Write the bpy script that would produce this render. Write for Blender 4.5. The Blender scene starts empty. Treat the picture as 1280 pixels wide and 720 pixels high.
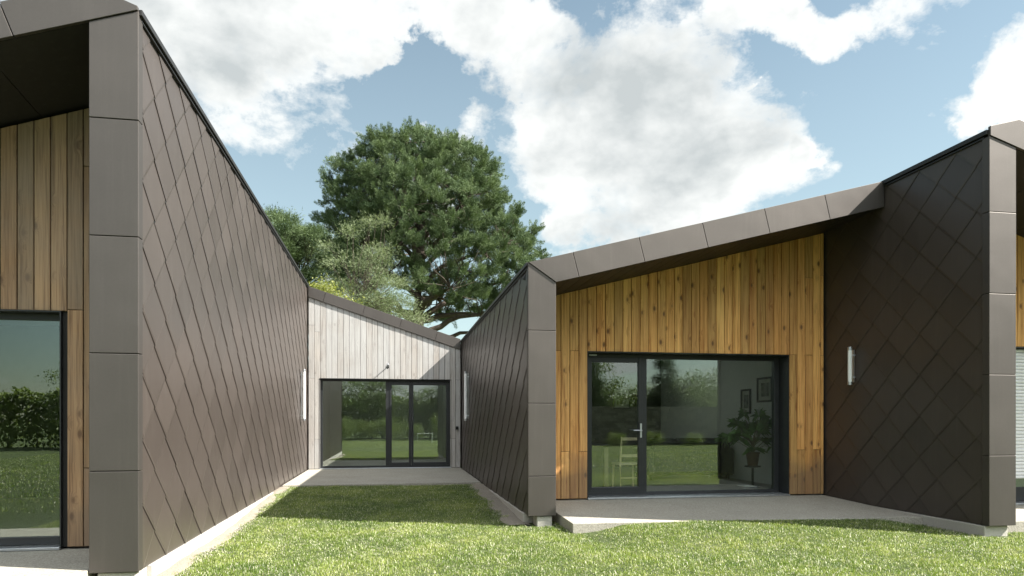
import bpy, bmesh, math, random
import numpy as np
from mathutils import Vector, Matrix, noise as mnoise

random.seed(7)
rng = np.random.default_rng(11)
scene = bpy.context.scene
COL = scene.collection

# ------------------------------------------------------------------ helpers
class MB:
    """collects faces, links them as one mesh object"""
    def __init__(s): s.v = []; s.f = []; s.m = []
    def add(s, vs, fs, mi=0):
        o = len(s.v); s.v += [tuple(p) for p in vs]
        for f in fs: s.f.append(tuple(o + i for i in f)); s.m.append(mi)
    def box(s, x0, x1, y0, y1, z0, z1, mi=0):
        vs = [(x0,y0,z0),(x1,y0,z0),(x1,y1,z0),(x0,y1,z0),(x0,y0,z1),(x1,y0,z1),(x1,y1,z1),(x0,y1,z1)]
        s.add(vs, [(0,3,2,1),(4,5,6,7),(0,1,5,4),(1,2,6,5),(2,3,7,6),(3,0,4,7)], mi)
    def prism(s, poly, y0, y1, mi=0):
        """poly: list of (x,z) counter-clockwise seen from -Y; extruded from y0 to y1"""
        n = len(poly)
        vs = [(x, y0, z) for x, z in poly] + [(x, y1, z) for x, z in poly]
        fs = [tuple(range(n)), tuple(range(2*n-1, n-1, -1))]
        fs += [((i+1) % n, i, n+i, n+(i+1) % n) for i in range(n)]
        s.add(vs, fs, mi)
    def tube(s, pts, rads, n=8, mi=0, cap=True):
        pts = [Vector(p) for p in pts]; rings = []
        for i, p in enumerate(pts):
            t = (pts[min(i+1, len(pts)-1)] - pts[max(i-1, 0)]).normalized()
            a = t.cross(Vector((0,0,1)));
            if a.length < 1e-3: a = Vector((1,0,0))
            a.normalize(); b = t.cross(a)
            rings.append([p + (a*math.cos(k*2*math.pi/n) + b*math.sin(k*2*math.pi/n))*rads[i] for k in range(n)])
        vs = [q for r in rings for q in r]; fs = []
        for i in range(len(pts)-1):
            for k in range(n):
                k2 = (k+1) % n
                fs.append((i*n+k, i*n+k2, (i+1)*n+k2, (i+1)*n+k))
        if cap:
            fs.append(tuple(range(n-1, -1, -1))); fs.append(tuple((len(pts)-1)*n+k for k in range(n)))
        s.add(vs, fs, mi)
    def lathe(s, prof, c, n=24, mi=0):
        vs = []; fs = []
        for r, z in prof:
            for k in range(n):
                a = 2*math.pi*k/n; vs.append((c[0]+r*math.cos(a), c[1]+r*math.sin(a), c[2]+z))
        for i in range(len(prof)-1):
            for k in range(n):
                k2 = (k+1) % n; fs.append((i*n+k, i*n+k2, (i+1)*n+k2, (i+1)*n+k))
        s.add(vs, fs, mi)
    def build(s, name, mats, parent=None, bevel=0, smooth=False, seg=2):
        me = bpy.data.meshes.new(name); me.from_pydata(s.v, [], s.f)
        if not isinstance(mats, (list, tuple)): mats = [mats]
        for m in mats: me.materials.append(m)
        me.polygons.foreach_set('material_index', s.m)
        if smooth: me.polygons.foreach_set('use_smooth', [True]*len(s.f))
        me.update()
        o = bpy.data.objects.new(name, me); COL.objects.link(o)
        if bevel:
            md = o.modifiers.new('bevel', 'BEVEL'); md.width = bevel; md.segments = seg; md.limit_method = 'ANGLE'
        if parent: setpar(o, parent)
        return o

def setpar(o, p):
    o.parent = p
    w = Matrix.Identity(4); q = p
    while q is not None:
        w = q.matrix_parent_inverse @ q.matrix_basis @ w if q.parent else q.matrix_basis @ w; q = q.parent
    o.matrix_parent_inverse = w.inverted()

def empty(name, loc=(0,0,0)):
    o = bpy.data.objects.new(name, None); COL.objects.link(o); o.location = loc; o.empty_display_size = .2
    return o
def tag(o, label=None, cat=None, group=None, kind=None):
    if label: o['label'] = label
    if cat: o['category'] = cat
    if group: o['group'] = group
    if kind: o['kind'] = kind
    return o
def thing(name, label, cat, loc=(0,0,0), group=None):
    return tag(empty(name, loc), label, cat, group)

def mesh_np(name, V, F, mat, parent=None, tri=3, smooth=False):
    me = bpy.data.meshes.new(name)
    me.vertices.add(len(V)); me.vertices.foreach_set('co', V.astype(np.float32).ravel())
    n = len(F); k = F.shape[1]
    me.loops.add(n*k); me.loops.foreach_set('vertex_index', F.astype(np.int32).ravel())
    me.polygons.add(n); me.polygons.foreach_set('loop_start', np.arange(0, n*k, k, dtype=np.int32))
    me.update(calc_edges=True); me.validate()
    me.materials.append(mat)
    o = bpy.data.objects.new(name, me); COL.objects.link(o)
    if parent: setpar(o, parent)
    return o

# ------------------------------------------------------------------ materials
def newmat(name):
    m = bpy.data.materials.new(name); m.use_nodes = True
    nt = m.node_tree; b = nt.nodes['Principled BSDF']
    return m, nt, b
def N(nt, t, **kw):
    n = nt.nodes.new(t)
    for k, v in kw.items(): setattr(n, k, v)
    return n
def math_n(nt, op, a, b=None, c=None, clamp=False):
    n = nt.nodes.new('ShaderNodeMath'); n.operation = op; n.use_clamp = clamp
    for i, x in enumerate((a, b, c)):
        if x is None: continue
        if isinstance(x, (int, float)): n.inputs[i].default_value = x
        else: nt.links.new(x, n.inputs[i])
    return n.outputs[0]
def ramp(nt, fac, stops, interp='LINEAR'):
    r = nt.nodes.new('ShaderNodeValToRGB'); r.color_ramp.interpolation = interp
    el = r.color_ramp.elements
    while len(el) < len(stops): el.new(.5)
    for e, (p, c) in zip(el, stops):
        e.position = p; e.color = (c[0], c[1], c[2], 1) if not isinstance(c, (int, float)) else (c, c, c, 1)
    nt.links.new(fac, r.inputs[0]); return r.outputs[0]
def mixc(nt, fac, a, b, mode='MIX'):
    n = nt.nodes.new('ShaderNodeMix'); n.data_type = 'RGBA'; n.blend_type = mode
    for i, x in ((0, fac), (6, a), (7, b)):
        if isinstance(x, (int, float)): n.inputs[i].default_value = x
        elif isinstance(x, (tuple, list)): n.inputs[i].default_value = (x[0], x[1], x[2], 1)
        else: nt.links.new(x, n.inputs[i])
    return n.outputs[2]
def coords(nt, scale=(1,1,1), off=None):
    tc = N(nt, 'ShaderNodeTexCoord'); mp = N(nt, 'ShaderNodeMapping')
    mp.inputs['Scale'].default_value = scale
    nt.links.new(tc.outputs['Object'], mp.inputs['Vector'])
    if off is not None: nt.links.new(off, mp.inputs['Location'])
    return mp.outputs[0]
def noise_n(nt, vec, scale, detail=4, rough=.55, dist=0):
    n = N(nt, 'ShaderNodeTexNoise'); n.inputs['Scale'].default_value = scale
    n.inputs['Detail'].default_value = detail; n.inputs['Roughness'].default_value = rough
    n.inputs['Distortion'].default_value = dist
    if vec is not None: nt.links.new(vec, n.inputs['Vector'])
    return n.outputs['Fac']
def bump(nt, b, h, strength, dist=.01):
    n = N(nt, 'ShaderNodeBump'); n.inputs['Strength'].default_value = strength; n.inputs['Distance'].default_value = dist
    nt.links.new(h, n.inputs['Height']); nt.links.new(n.outputs[0], b.inputs['Normal'])

def simple(name, col, rough=.6, metal=0, spec=.5, var=.12, sc=8, bmp=0):
    m, nt, b = newmat(name)
    v = coords(nt); f = noise_n(nt, v, sc, 5)
    c = ramp(nt, f, [(.3, tuple(x*(1-var) for x in col)), (.7, tuple(x*(1+var) for x in col))])
    nt.links.new(c, b.inputs['Base Color'])
    b.inputs['Roughness'].default_value = rough; b.inputs['Metallic'].default_value = metal
    b.inputs['Specular IOR Level'].default_value = spec
    if bmp: bump(nt, b, f, bmp)
    return m

def panel_metal(name, col, rough=.42, metal=.35, isl=.10, wave=.25):
    m, nt, b = newmat(name)
    g = N(nt, 'ShaderNodeNewGeometry'); v = coords(nt)
    f = noise_n(nt, v, 60, 3); f2 = noise_n(nt, v, 1.1, 3)
    r = g.outputs['Random Per Island']
    k = math_n(nt, 'MULTIPLY_ADD', r, isl*2, 1-isl)
    k = math_n(nt, 'MULTIPLY', k, math_n(nt, 'MULTIPLY_ADD', f, .12, .94))
    k = math_n(nt, 'MULTIPLY', k, math_n(nt, 'MULTIPLY_ADD', f2, .22, .89))
    # faint dusty run marks
    vs = coords(nt, (9, 9, .5)); st = noise_n(nt, vs, 2.0, 5, .65)
    st = ramp(nt, st, [(.52, 0.0), (.72, 1.0)])
    c = mixc(nt, 1.0, col, k, 'MULTIPLY')
    c = mixc(nt, math_n(nt, 'MULTIPLY', st, .035), c, (.30, .28, .25))
    nt.links.new(c, b.inputs['Base Color'])
    b.inputs['Metallic'].default_value = metal
    rr = math_n(nt, 'MULTIPLY_ADD', f2, .14, rough-.07)
    nt.links.new(math_n(nt, 'MULTIPLY_ADD', r, .05, rr), b.inputs['Roughness'])
    # sheet waviness, different from sheet to sheet
    off = N(nt, 'ShaderNodeCombineXYZ')
    nt.links.new(math_n(nt, 'MULTIPLY', r, 37.0), off.inputs[0]); nt.links.new(math_n(nt, 'MULTIPLY', r, 91.0), off.inputs[2])
    vw = coords(nt, (1,1,1), off.outputs[0])
    w = noise_n(nt, vw, 2.6, 1); fine = noise_n(nt, v, 420, 2)
    h = math_n(nt, 'MULTIPLY_ADD', fine, .012, w)
    bump(nt, b, h, wave, .03)
    return m

def wood(name, dark, light, grey=(.4,.38,.35), greyf=.0, knot=(.10,.045,.018), rough=.62, isl=.55, scuff=0.):
    m, nt, b = newmat(name)
    g = N(nt, 'ShaderNodeNewGeometry'); r = g.outputs['Random Per Island']
    off = N(nt, 'ShaderNodeCombineXYZ')
    nt.links.new(math_n(nt, 'MULTIPLY', r, 53.0), off.inputs[1]); nt.links.new(math_n(nt, 'MULTIPLY', r, 171.0), off.inputs[2])
    tc = N(nt, 'ShaderNodeTexCoord')
    add = N(nt, 'ShaderNodeVectorMath', operation='ADD'); nt.links.new(tc.outputs['Object'], add.inputs[0]); nt.links.new(off.outputs[0], add.inputs[1])
    # knots
    mk = N(nt, 'ShaderNodeMapping'); mk.inputs['Scale'].default_value = (7.0, 7.0, 3.6); nt.links.new(add.outputs[0], mk.inputs[0])
    vo = N(nt, 'ShaderNodeTexVoronoi'); vo.inputs['Scale'].default_value = 1; nt.links.new(mk.outputs[0], vo.inputs['Vector'])
    d = vo.outputs['Distance']
    kn = ramp(nt, d, [(.07, 1.0), (.13, .55), (.17, 0.0)])
    halo = ramp(nt, d, [(.10, 1.0), (.34, 0.0)])
    # grain bends round knots
    mg = N(nt, 'ShaderNodeMapping'); mg.inputs['Scale'].default_value = (55, 30, 1.3); nt.links.new(add.outputs[0], mg.inputs[0])
    dv = N(nt, 'ShaderNodeCombineXYZ'); nt.links.new(math_n(nt, 'MULTIPLY', halo, 2.4), dv.inputs[0])
    ad2 = N(nt, 'ShaderNodeVectorMath', operation='ADD'); nt.links.new(mg.outputs[0], ad2.inputs[0]); nt.links.new(dv.outputs[0], ad2.inputs[1])
    gr = noise_n(nt, ad2.outputs[0], 1.0, 6, .68, .5)
    # growth rings in broad stripes
    mw = N(nt, 'ShaderNodeMapping'); mw.inputs['Scale'].default_value = (16, 9, .45); nt.links.new(add.outputs[0], mw.inputs[0])
    wd = noise_n(nt, mw.outputs[0], 1.0, 3, .5, 1.2)
    fac = math_n(nt, 'ADD', math_n(nt, 'MULTIPLY', gr, .6), math_n(nt, 'MULTIPLY', wd, .5))
    mf = N(nt, 'ShaderNodeMapping'); mf.inputs['Scale'].default_value = (150, 60, 2.2); nt.links.new(add.outputs[0], mf.inputs[0])
    ad3 = N(nt, 'ShaderNodeVectorMath', operation='ADD'); nt.links.new(mf.outputs[0], ad3.inputs[0]); nt.links.new(dv.outputs[0], ad3.inputs[1])
    fine = noise_n(nt, ad3.outputs[0], 1.0, 3, .6)
    fac = math_n(nt, 'ADD', fac, math_n(nt, 'MULTIPLY_ADD', fine, .45, -.225))
    base = ramp(nt, fac, [(.40, dark), (.52, tuple(.45*p+.55*q for p, q in zip(dark, light))), (.66, light)])
    t = math_n(nt, 'MULTIPLY_ADD', r, isl, 1-isl*.6)
    base = mixc(nt, 1.0, base, t, 'MULTIPLY')
    # hue change from board to board
    r2 = math_n(nt, 'FRACT', math_n(nt, 'MULTIPLY', r, 13.7))
    base = mixc(nt, math_n(nt, 'MULTIPLY', r2, .35), base, tuple(x*.9 for x in (dark[0]*1.35, dark[1]*1.1, dark[2]*.9)))
    base = mixc(nt, math_n(nt, 'MULTIPLY', halo, .38), base, (dark[0]*.75, dark[1]*.6, dark[2]*.55))
    base = mixc(nt, math_n(nt, 'MULTIPLY', kn, .85), base, knot)
    r3 = math_n(nt, 'FRACT', math_n(nt, 'MULTIPLY', r, 7.31))
    ws = noise_n(nt, tc.outputs['Object'], 1.6, 4, .6)
    gf = math_n(nt, 'MULTIPLY', math_n(nt, 'ADD', math_n(nt, 'MULTIPLY', ws, 1.3), math_n(nt, 'MULTIPLY_ADD', r3, .5, -.35)), greyf*1.5, clamp=True)
    gcol = mixc(nt, 1.0, grey, math_n(nt, 'MULTIPLY_ADD', gr, 1.0, .5), 'MULTIPLY')
    base = mixc(nt, gf, base, gcol)
    if scuff:      # splash stains near the ground
        sp = N(nt, 'ShaderNodeSeparateXYZ'); nt.links.new(tc.outputs['Object'], sp.inputs[0])
        zz = ramp(nt, math_n(nt, 'MULTIPLY', math_n(nt, 'ADD', sp.outputs[2], math_n(nt, 'MULTIPLY', ws, -.7)), 1.6), [(0, 1.0), (.45, 0.0)])
        base = mixc(nt, math_n(nt, 'MULTIPLY', zz, scuff), base, (.13, .10, .075))
    nt.links.new(base, b.inputs['Base Color'])
    b.inputs['Roughness'].default_value = rough; b.inputs['Specular IOR Level'].default_value = .3
    h = math_n(nt, 'SUBTRACT', gr, math_n(nt, 'MULTIPLY', kn, .5))
    bump(nt, b, h, .45, .004)
    return m

def glass(name, k=1.5, add=.05, tint=(.92,.955,.935)):
    m = bpy.data.materials.new(name); m.use_nodes = True; nt = m.node_tree; nt.nodes.clear()
    out = N(nt, 'ShaderNodeOutputMaterial'); mx = N(nt, 'ShaderNodeMixShader')
    tr = N(nt, 'ShaderNodeBsdfTransparent'); tr.inputs[0].default_value = (*tint, 1)
    gl = N(nt, 'ShaderNodeBsdfGlossy'); gl.inputs['Roughness'].default_value = 0.0; gl.inputs[0].default_value = (.93,1,.96,1)
    lw = N(nt, 'ShaderNodeLayerWeight'); lw.inputs[0].default_value = .5
    f = math_n(nt, 'MULTIPLY_ADD', math_n(nt, 'POWER', lw.outputs['Facing'], 5.0), k, add, clamp=True)
    v = coords(nt); w = noise_n(nt, v, 1.3, 2)
    bp = N(nt, 'ShaderNodeBump'); bp.inputs['Strength'].default_value = .03; bp.inputs['Distance'].default_value = .02
    nt.links.new(w, bp.inputs['Height']); nt.links.new(bp.outputs[0], gl.inputs['Normal'])
    nt.links.new(f, mx.inputs[0]); nt.links.new(tr.outputs[0], mx.inputs[1]); nt.links.new(gl.outputs[0], mx.inputs[2])
    nt.links.new(mx.outputs[0], out.inputs[0]); return m

def leafmat(name, c1, c2, rough=.5, trans=.25, spec=.4, ns=.6, ri=.55):
    m, nt, b = newmat(name)
    g = N(nt, 'ShaderNodeNewGeometry'); r = g.outputs['Random Per Island']
    v = coords(nt); f = noise_n(nt, v, ns, 3)
    k = math_n(nt, 'ADD', math_n(nt, 'MULTIPLY', r, ri), math_n(nt, 'MULTIPLY_ADD', f, 1.3, -.4+(.55-ri)/2))
    c = ramp(nt, k, [(.15, c1), (.85, c2)])
    nt.links.new(c, b.inputs['Base Color']); b.inputs['Roughness'].default_value = rough
    b.inputs['Specular IOR Level'].default_value = spec
    if trans:
        tl = N(nt, 'ShaderNodeBsdfTranslucent'); mx = N(nt, 'ShaderNodeMixShader'); mx.inputs[0].default_value = trans
        nt.links.new(mixc(nt, 1., c, (1.3,1.4,.7), 'MULTIPLY'), tl.inputs[0])
        out = nt.nodes['Material Output']
        nt.links.new(b.outputs[0], mx.inputs[1]); nt.links.new(tl.outputs[0], mx.inputs[2]); nt.links.new(mx.outputs[0], out.inputs[0])
    return m

def concrete(name, col, agg=.0, rough=.85):
    m, nt, b = newmat(name); v = coords(nt)
    f = noise_n(nt, v, 1.7, 6, .6); s = noise_n(nt, v, 95, 3, .7); 
    vo = N(nt, 'ShaderNodeTexVoronoi'); vo.inputs['Scale'].default_value = 110; nt.links.new(v, vo.inputs['Vector'])
    sep = N(nt, 'ShaderNodeSeparateColor'); nt.links.new(vo.outputs['Color'], sep.inputs[0])
    k = math_n(nt, 'MULTIPLY_ADD', f, .35, .82)
    k = math_n(nt, 'MULTIPLY', k, math_n(nt, 'MULTIPLY_ADD', s, .3, .85))
    k = math_n(nt, 'MULTIPLY', k, math_n(nt, 'MULTIPLY_ADD', sep.outputs[0], agg, 1-agg*.5))
    c = mixc(nt, 1., col, k, 'MULTIPLY')
    st = ramp(nt, noise_n(nt, v, .9, 5, .7), [(.55, 0.), (.75, 1.)])
    c = mixc(nt, math_n(nt, 'MULTIPLY', st, .25), c, tuple(x*.55 for x in col))
    nt.links.new(c, b.inputs['Base Color']); b.inputs['Roughness'].default_value = rough
    bump(nt, b, math_n(nt, 'ADD', s, math_n(nt, 'MULTIPLY', vo.outputs['Distance'], .8)), .5, .004)
    return m

M = {}
M['tile']   = panel_metal('brown_painted_tiles', (.061,.050,.044), .36, .12, .10, .10)
M['panel']  = panel_metal('brown_painted_sheet', (.100,.090,.083), .48, .70, .05, .14)
M['dark']   = simple('dark_membrane', (.012,.011,.010), .8)
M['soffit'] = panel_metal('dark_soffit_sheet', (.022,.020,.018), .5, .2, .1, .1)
M['coping'] = simple('black_coping', (.02,.02,.02), .45, .2)
M['frame']  = simple('anthracite_frame', (.022,.024,.026), .4, .1)
M['alu']    = simple('brushed_aluminium', (.55,.57,.6), .35, .9)
M['wood_b'] = wood('honey_larch', (.39,.150,.034), (.95,.555,.190), (.45,.36,.24), .08, isl=.62, scuff=.6)
M['wood_l'] = wood('silvered_larch', (.19,.17,.15), (.46,.43,.395), (.40,.395,.385), .8, knot=(.20,.17,.14), isl=.34)
M['wood_a'] = wood('weathered_larch', (.15,.08,.038), (.44,.275,.145), (.24,.20,.16), .45, isl=.55, scuff=.4)
M['glass']  = glass('window_glass', .9, .125)
M['glass_l']= glass('window_glass_rear', .9, .17)
M['plaster']= simple('white_plaster', (.66,.67,.66), .9, var=.03)
M['taupe']  = simple('taupe_plaster', (.10,.085,.072), .9, var=.06)
M['floor']  = simple('grey_floor', (.20,.19,.18), .35, var=.1)
M['patio']  = concrete('exposed_aggregate', (.33,.31,.265), .55)
M['conc']   = concrete('plain_concrete', (.42,.40,.36), .1)
M['conc_w'] = concrete('pale_concrete', (.40,.385,.35), .1)
M['white']  = simple('white_slats', (.78,.79,.80), .5, var=.02)
M['roof']   = simple('roof_sheet', (.06,.055,.05), .5, .3)

# ------------------------------------------------------------------ layout (metres; x along the facades, y into the courtyard, z=0 the floor)
XA, YA = -2.035, 5.97     # left wing, its courtyard face and front
XC, YC = 1.735, 8.60      # right wing
XD, YD = 6.857, 6.86      # far right wing
FA, FB, FL, FE = 6.93, 9.94, 17.30, 8.30     # planked fronts
PW = .355                 # pillar width
TH = math.radians(9.97)

def sstep(a, b, x):
    t = max(0., min(1., (x-a)/(b-a))); return t*t*(3-2*t)
def gz(x, y):
    z = -.20 + .125*sstep(8.6, 13.2, y)*(1-sstep(19, 23, y))
    z -= .2*sstep(0, 15, -y)
    z += .10*sstep(2.3, 2.9, x)*sstep(6.6, 7.9, y)*(1-sstep(8.1, 9, y))*(1-sstep(6.0, 6.8, x))
    return z + .010*math.sin(x*1.7+.5*y)*math.sin(y*1.3+.4)

# ------------------------------------------------------------------ shingle wall
def clip(poly, axis, lim, keep_less):
    out = []
    n = len(poly)
    for i in range(n):
        a, b = poly[i], poly[(i+1) % n]
        ia = (a[axis] <= lim) == keep_less; ib = (b[axis] <= lim) == keep_less
        if ia: out.append(a)
        if ia != ib:
            t = (lim-a[axis])/(b[axis]-a[axis]); out.append(tuple(a[k]+t*(b[k]-a[k]) for k in range(3)))
    return out
def tile_wall(mb, x, nx, y0, y1, z0, z1, uo, vo):
    """rhombic sheet tiles on the plane x, facing nx (+1/-1), between y0..y1, z0..z1"""
    a, b, e, t = .296, .270, .004, .019
    i0, i1 = int((y0-uo)/a)-2, int((y1-uo)/a)+2
    j0, j1 = int((z0-vo)/b)-2, int((z1-vo)/b)+2
    for i in range(i0, i1+1):
        for j in range(j0, j1+1):
            if (i+j) % 2: continue
            cu, cv = uo+i*a, vo+j*b
            jit = random.uniform(-.0007, .0007); tl = random.uniform(-.0014, .0014)
            ww = lambda u, v: .004 + t*(b-v)/(2*b) + jit + tl*u/a
            T, Lc, B, Rc = (0, b-.004), (-a-e, -e), (0, -b-2*e), (a+e, -e)
            m = .017; Li = (Lc[0]+m, Lc[1]+m*b/a); Bi = (0, B[1]+2*m*b/a); Ri = (Rc[0]-m, Rc[1]+m*b/a)
            lip = .0035
            polys = [[(p, 0) for p in (T, Li, Bi, Ri)], [(Li, 0), (Lc, lip), (B, lip), (Bi, 0)], [(Bi, 0), (B, lip), (Rc, lip), (Ri, 0)]]
            for pl in polys:
                poly = [(cu+u, cv+v, ww(u, v)-dw) for (u, v), dw in pl]
                for ax, lim, kl in ((0, y0, False), (0, y1, True), (1, z0, False), (1, z1, True)):
                    poly = clip(poly, ax, lim, kl)
                    if len(poly) < 3: break
                if len(poly) < 3: continue
                n = len(poly)
                vs = [(x+nx*w, u, v) for u, v, w in poly]+[(x+nx*(w-.0024), u, v) for u, v, w in poly]
                fs = [tuple(range(n)), tuple(range(2*n-1, n-1, -1))] + [((k+1) % n, k, n+k, n+(k+1) % n) for k in range(n)]
                if nx > 0: fs = [tuple(reversed(f)) for f in fs]
                mb.add(vs, fs, 0)

def side_wall(parent, x, nx, y0, y1, z0, z1, uo=0, vo=0, thick=.30):
    mb = MB()
    tile_wall(mb, x-nx*.02, nx, y0, y1, z0, z1, uo, vo)
    xs = sorted((x-nx*.022, x-nx*(.022+thick)))
    mb.box(xs[0], xs[1], y0+.02, y1, z0, z1, 1)
    return mb.build('side_wall', [M['tile'], M['dark']], parent)

# ------------------------------------------------------------------ planked wall with one opening
PP = .1385
def plank_wall(parent, mat, x0, x1, Y, z0, topf, op, start, joints, name='plank_wall', both=False, seed=1):
    """op=(xa,xb,za,zb); joints: z heights used for butt joints beside the opening"""
    rd = random.Random(seed)
    mb = MB(); g = .0045; ch = .0035
    k = 0; x = start
    while x < x1:
        a, b = max(x, x0), min(x+PP, x1); x += PP; k += 1
        if b-a < .02: continue
        xa, xb = a+g, b-g
        segs = []
        if op and a < op[1]-.02 and b > op[0]+.02:      # above the opening
            if xa < op[0] : pass
            segs.append((op[3]+.012, None))
            if op[2] > z0+.1: segs.append((z0, op[2]))
        else:
            if k % 2 == 0:
                segs += [(z0, joints[0]), (joints[0], None)] if rd.random() < .6 else [(z0, None)]
            else:
                j = joints[1]
                segs += [(z0, j), (j, None)]
            if rd.random() < .25:
                zt = topf(a)-rd.uniform(.5, .9)
                if segs[-1][0] < zt-.4: segs[-1] = (segs[-1][0], zt); segs.append((zt, None))
        for s0, s1 in segs:
            za = s0+.002; 
            ta, tb = (s1-.003, s1-.003) if s1 is not None else (topf(xa), topf(xb))
            dy = rd.uniform(-.0015, .0015)
            o = [(xa, za), (xb, za), (xb, tb), (xa, ta)]
            i = [(xa+ch, za+ch), (xb-ch, za+ch), (xb-ch, tb-ch), (xa+ch, ta-ch)]
            y = Y+dy
            vs = [(p, y, q) for p, q in i]+[(p, y+ch, q) for p, q in o]+[(p, Y+.024, q) for p, q in o]
            fs = [(0,1,2,3)]
            for r in (0, 4):
                for m_ in range(4):
                    n_ = (m_+1) % 4; fs.append((r+n_, r+m_, r+4+m_, r+4+n_))
            mb.add(vs, fs, 0)
    # solid wall behind the boards
    y0, y1 = Y+.030, Y+.28
    def seg(xa, xb, za=None, zb=None):
        za = z0 if za is None else za
        p = [(xa, za), (xb, za), (xb, topf(xb) if zb is None else zb), (xa, topf(xa) if zb is None else zb)]
        mb.prism(p, y0, y1, 1)
    if op:
        seg(x0, op[0]-.01); seg(op[1]+.01, x1); seg(op[0]-.01, op[1]+.01, op[3]+.01)
        if op[2] > z0+.1: seg(op[0]-.01, op[1]+.01, z0, op[2])
    else: seg(x0, x1)
    return mb.build(name, [mat, M['dark']], parent)

def lining(parent, op, Y, depth, name='window_reveal'):
    """dark sheet lining of the opening"""
    mb = MB(); xa, xb, za, zb = op; t = .012
    mb.box(xa-t, xa, Y-.006, Y+depth, za, zb); mb.box(xb, xb+t, Y-.006, Y+depth, za, zb)
    mb.box(xa-t, xb+t, Y-.008, Y+depth, zb, zb+t)
    return mb.build(name, M['frame'], parent)

def added_rooflight(parent, x0, x1, y0, y1, zc, top):  # unseen roof opening with shaft, added so daylight brightens the room below
    a = top(x0)+.02; b = top(x1)+.02
    mb = MB()
    for (p, q) in ((y0, y0+.04), (y1-.04, y1)): mb.prism([(x0, zc), (x1, zc), (x1, b), (x0, a)], p, q)
    mb.prism([(x0, zc), (x0+.04, zc), (x0+.04, top(x0+.04)+.02), (x0, a)], y0+.04, y1-.04); mb.prism([(x1-.04, zc), (x1, zc), (x1, b), (x1-.04, top(x1-.04)+.02)], y0+.04, y1-.04)
    r = mb.build('added_rooflight', M['plaster'], parent)
    m = MB(); m.prism([(x0+.01, a+.004), (x1-.01, b+.004), (x1-.01, b+.02), (x0+.01, a+.02)], y0+.01, y1-.01); m.build('pane', M['glass'], r)

def bars_frame(mb, x0, x1, z0, z1, y0, y1, w, wt=None, wb=None):
    wt = wt or w; wb = wb or w
    mb.box(x0, x0+w, y0, y1, z0, z1); mb.box(x1-w, x1, y0, y1, z0, z1)
    mb.box(x0+w, x1-w, y0, y1, z1-wt, z1); mb.box(x0+w, x1-w, y0, y1, z0, z0+wb)

def pane(parent, x0, x1, z0, z1, y, mat):
    mb = MB(); mb.box(x0, x1, y, y+.006, z0, z1); return mb.build('pane', mat, parent)

def fascia_panels(name, parent, outline_segments, Y, d=.03):
    """each element is a polygon (x,z) of one sheet"""
    mb = MB()
    for poly in outline_segments:
        cx = sum(p[0] for p in poly)/len(poly); cz = sum(p[1] for p in poly)/len(poly)
        q = []
        for (x, z) in poly:
            L = math.hypot(x-cx, z-cz); k = 1-.0035/L*1.2; q.append((cx+(x-cx)*k, cz+(z-cz)*k))
        mb.prism(q, Y+random.uniform(-.001,.001), Y+d)
    return mb.build(name, M['panel'], parent, bevel=.003)

def sloped_panels(xs, top, bot, sl):
    """sheets between seams xs (seams square to the slope sl)"""
    out = []
    for a, b in zip(xs[:-1], xs[1:]):
        ba, bb = a['b'], b['b']; ta, tb = a['t'], b['t']
        out.append([(ba, bot(ba)), (bb, bot(bb)), (tb, top(tb)), (ta, top(ta))])
    return out

def pillar(parent, x0, x1, Y, depth, zj, ztop0, ztop1, zb=-.07, name='corner_pillar'):
    """front pillar of sheet panels: joints at heights zj"""
    mb = MB(); g = .003
    lv = [zb]+list(zj)
    for i, z in enumerate(lv):
        if i+1 < len(lv): poly = [(x0, z+g), (x1, z+g), (x1, lv[i+1]-g), (x0, lv[i+1]-g)]
        else: poly = [(x0, z+g), (x1, z+g), (x1, ztop1-g), (x0, ztop0-g)]
        mb.prism(poly, Y+random.uniform(-.002, .0015), Y+depth)
    o = mb.build(name, M['panel'], parent, bevel=.004)
    return o

def core(parent, x0, x1, Y, depth, zb, za, zb2, name='pillar_core'):
    mb = MB(); mb.prism([(x0, zb), (x1, zb), (x1, zb2), (x0, za)], Y, Y+depth)
    return mb.build(name, M['dark'], parent)

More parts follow.
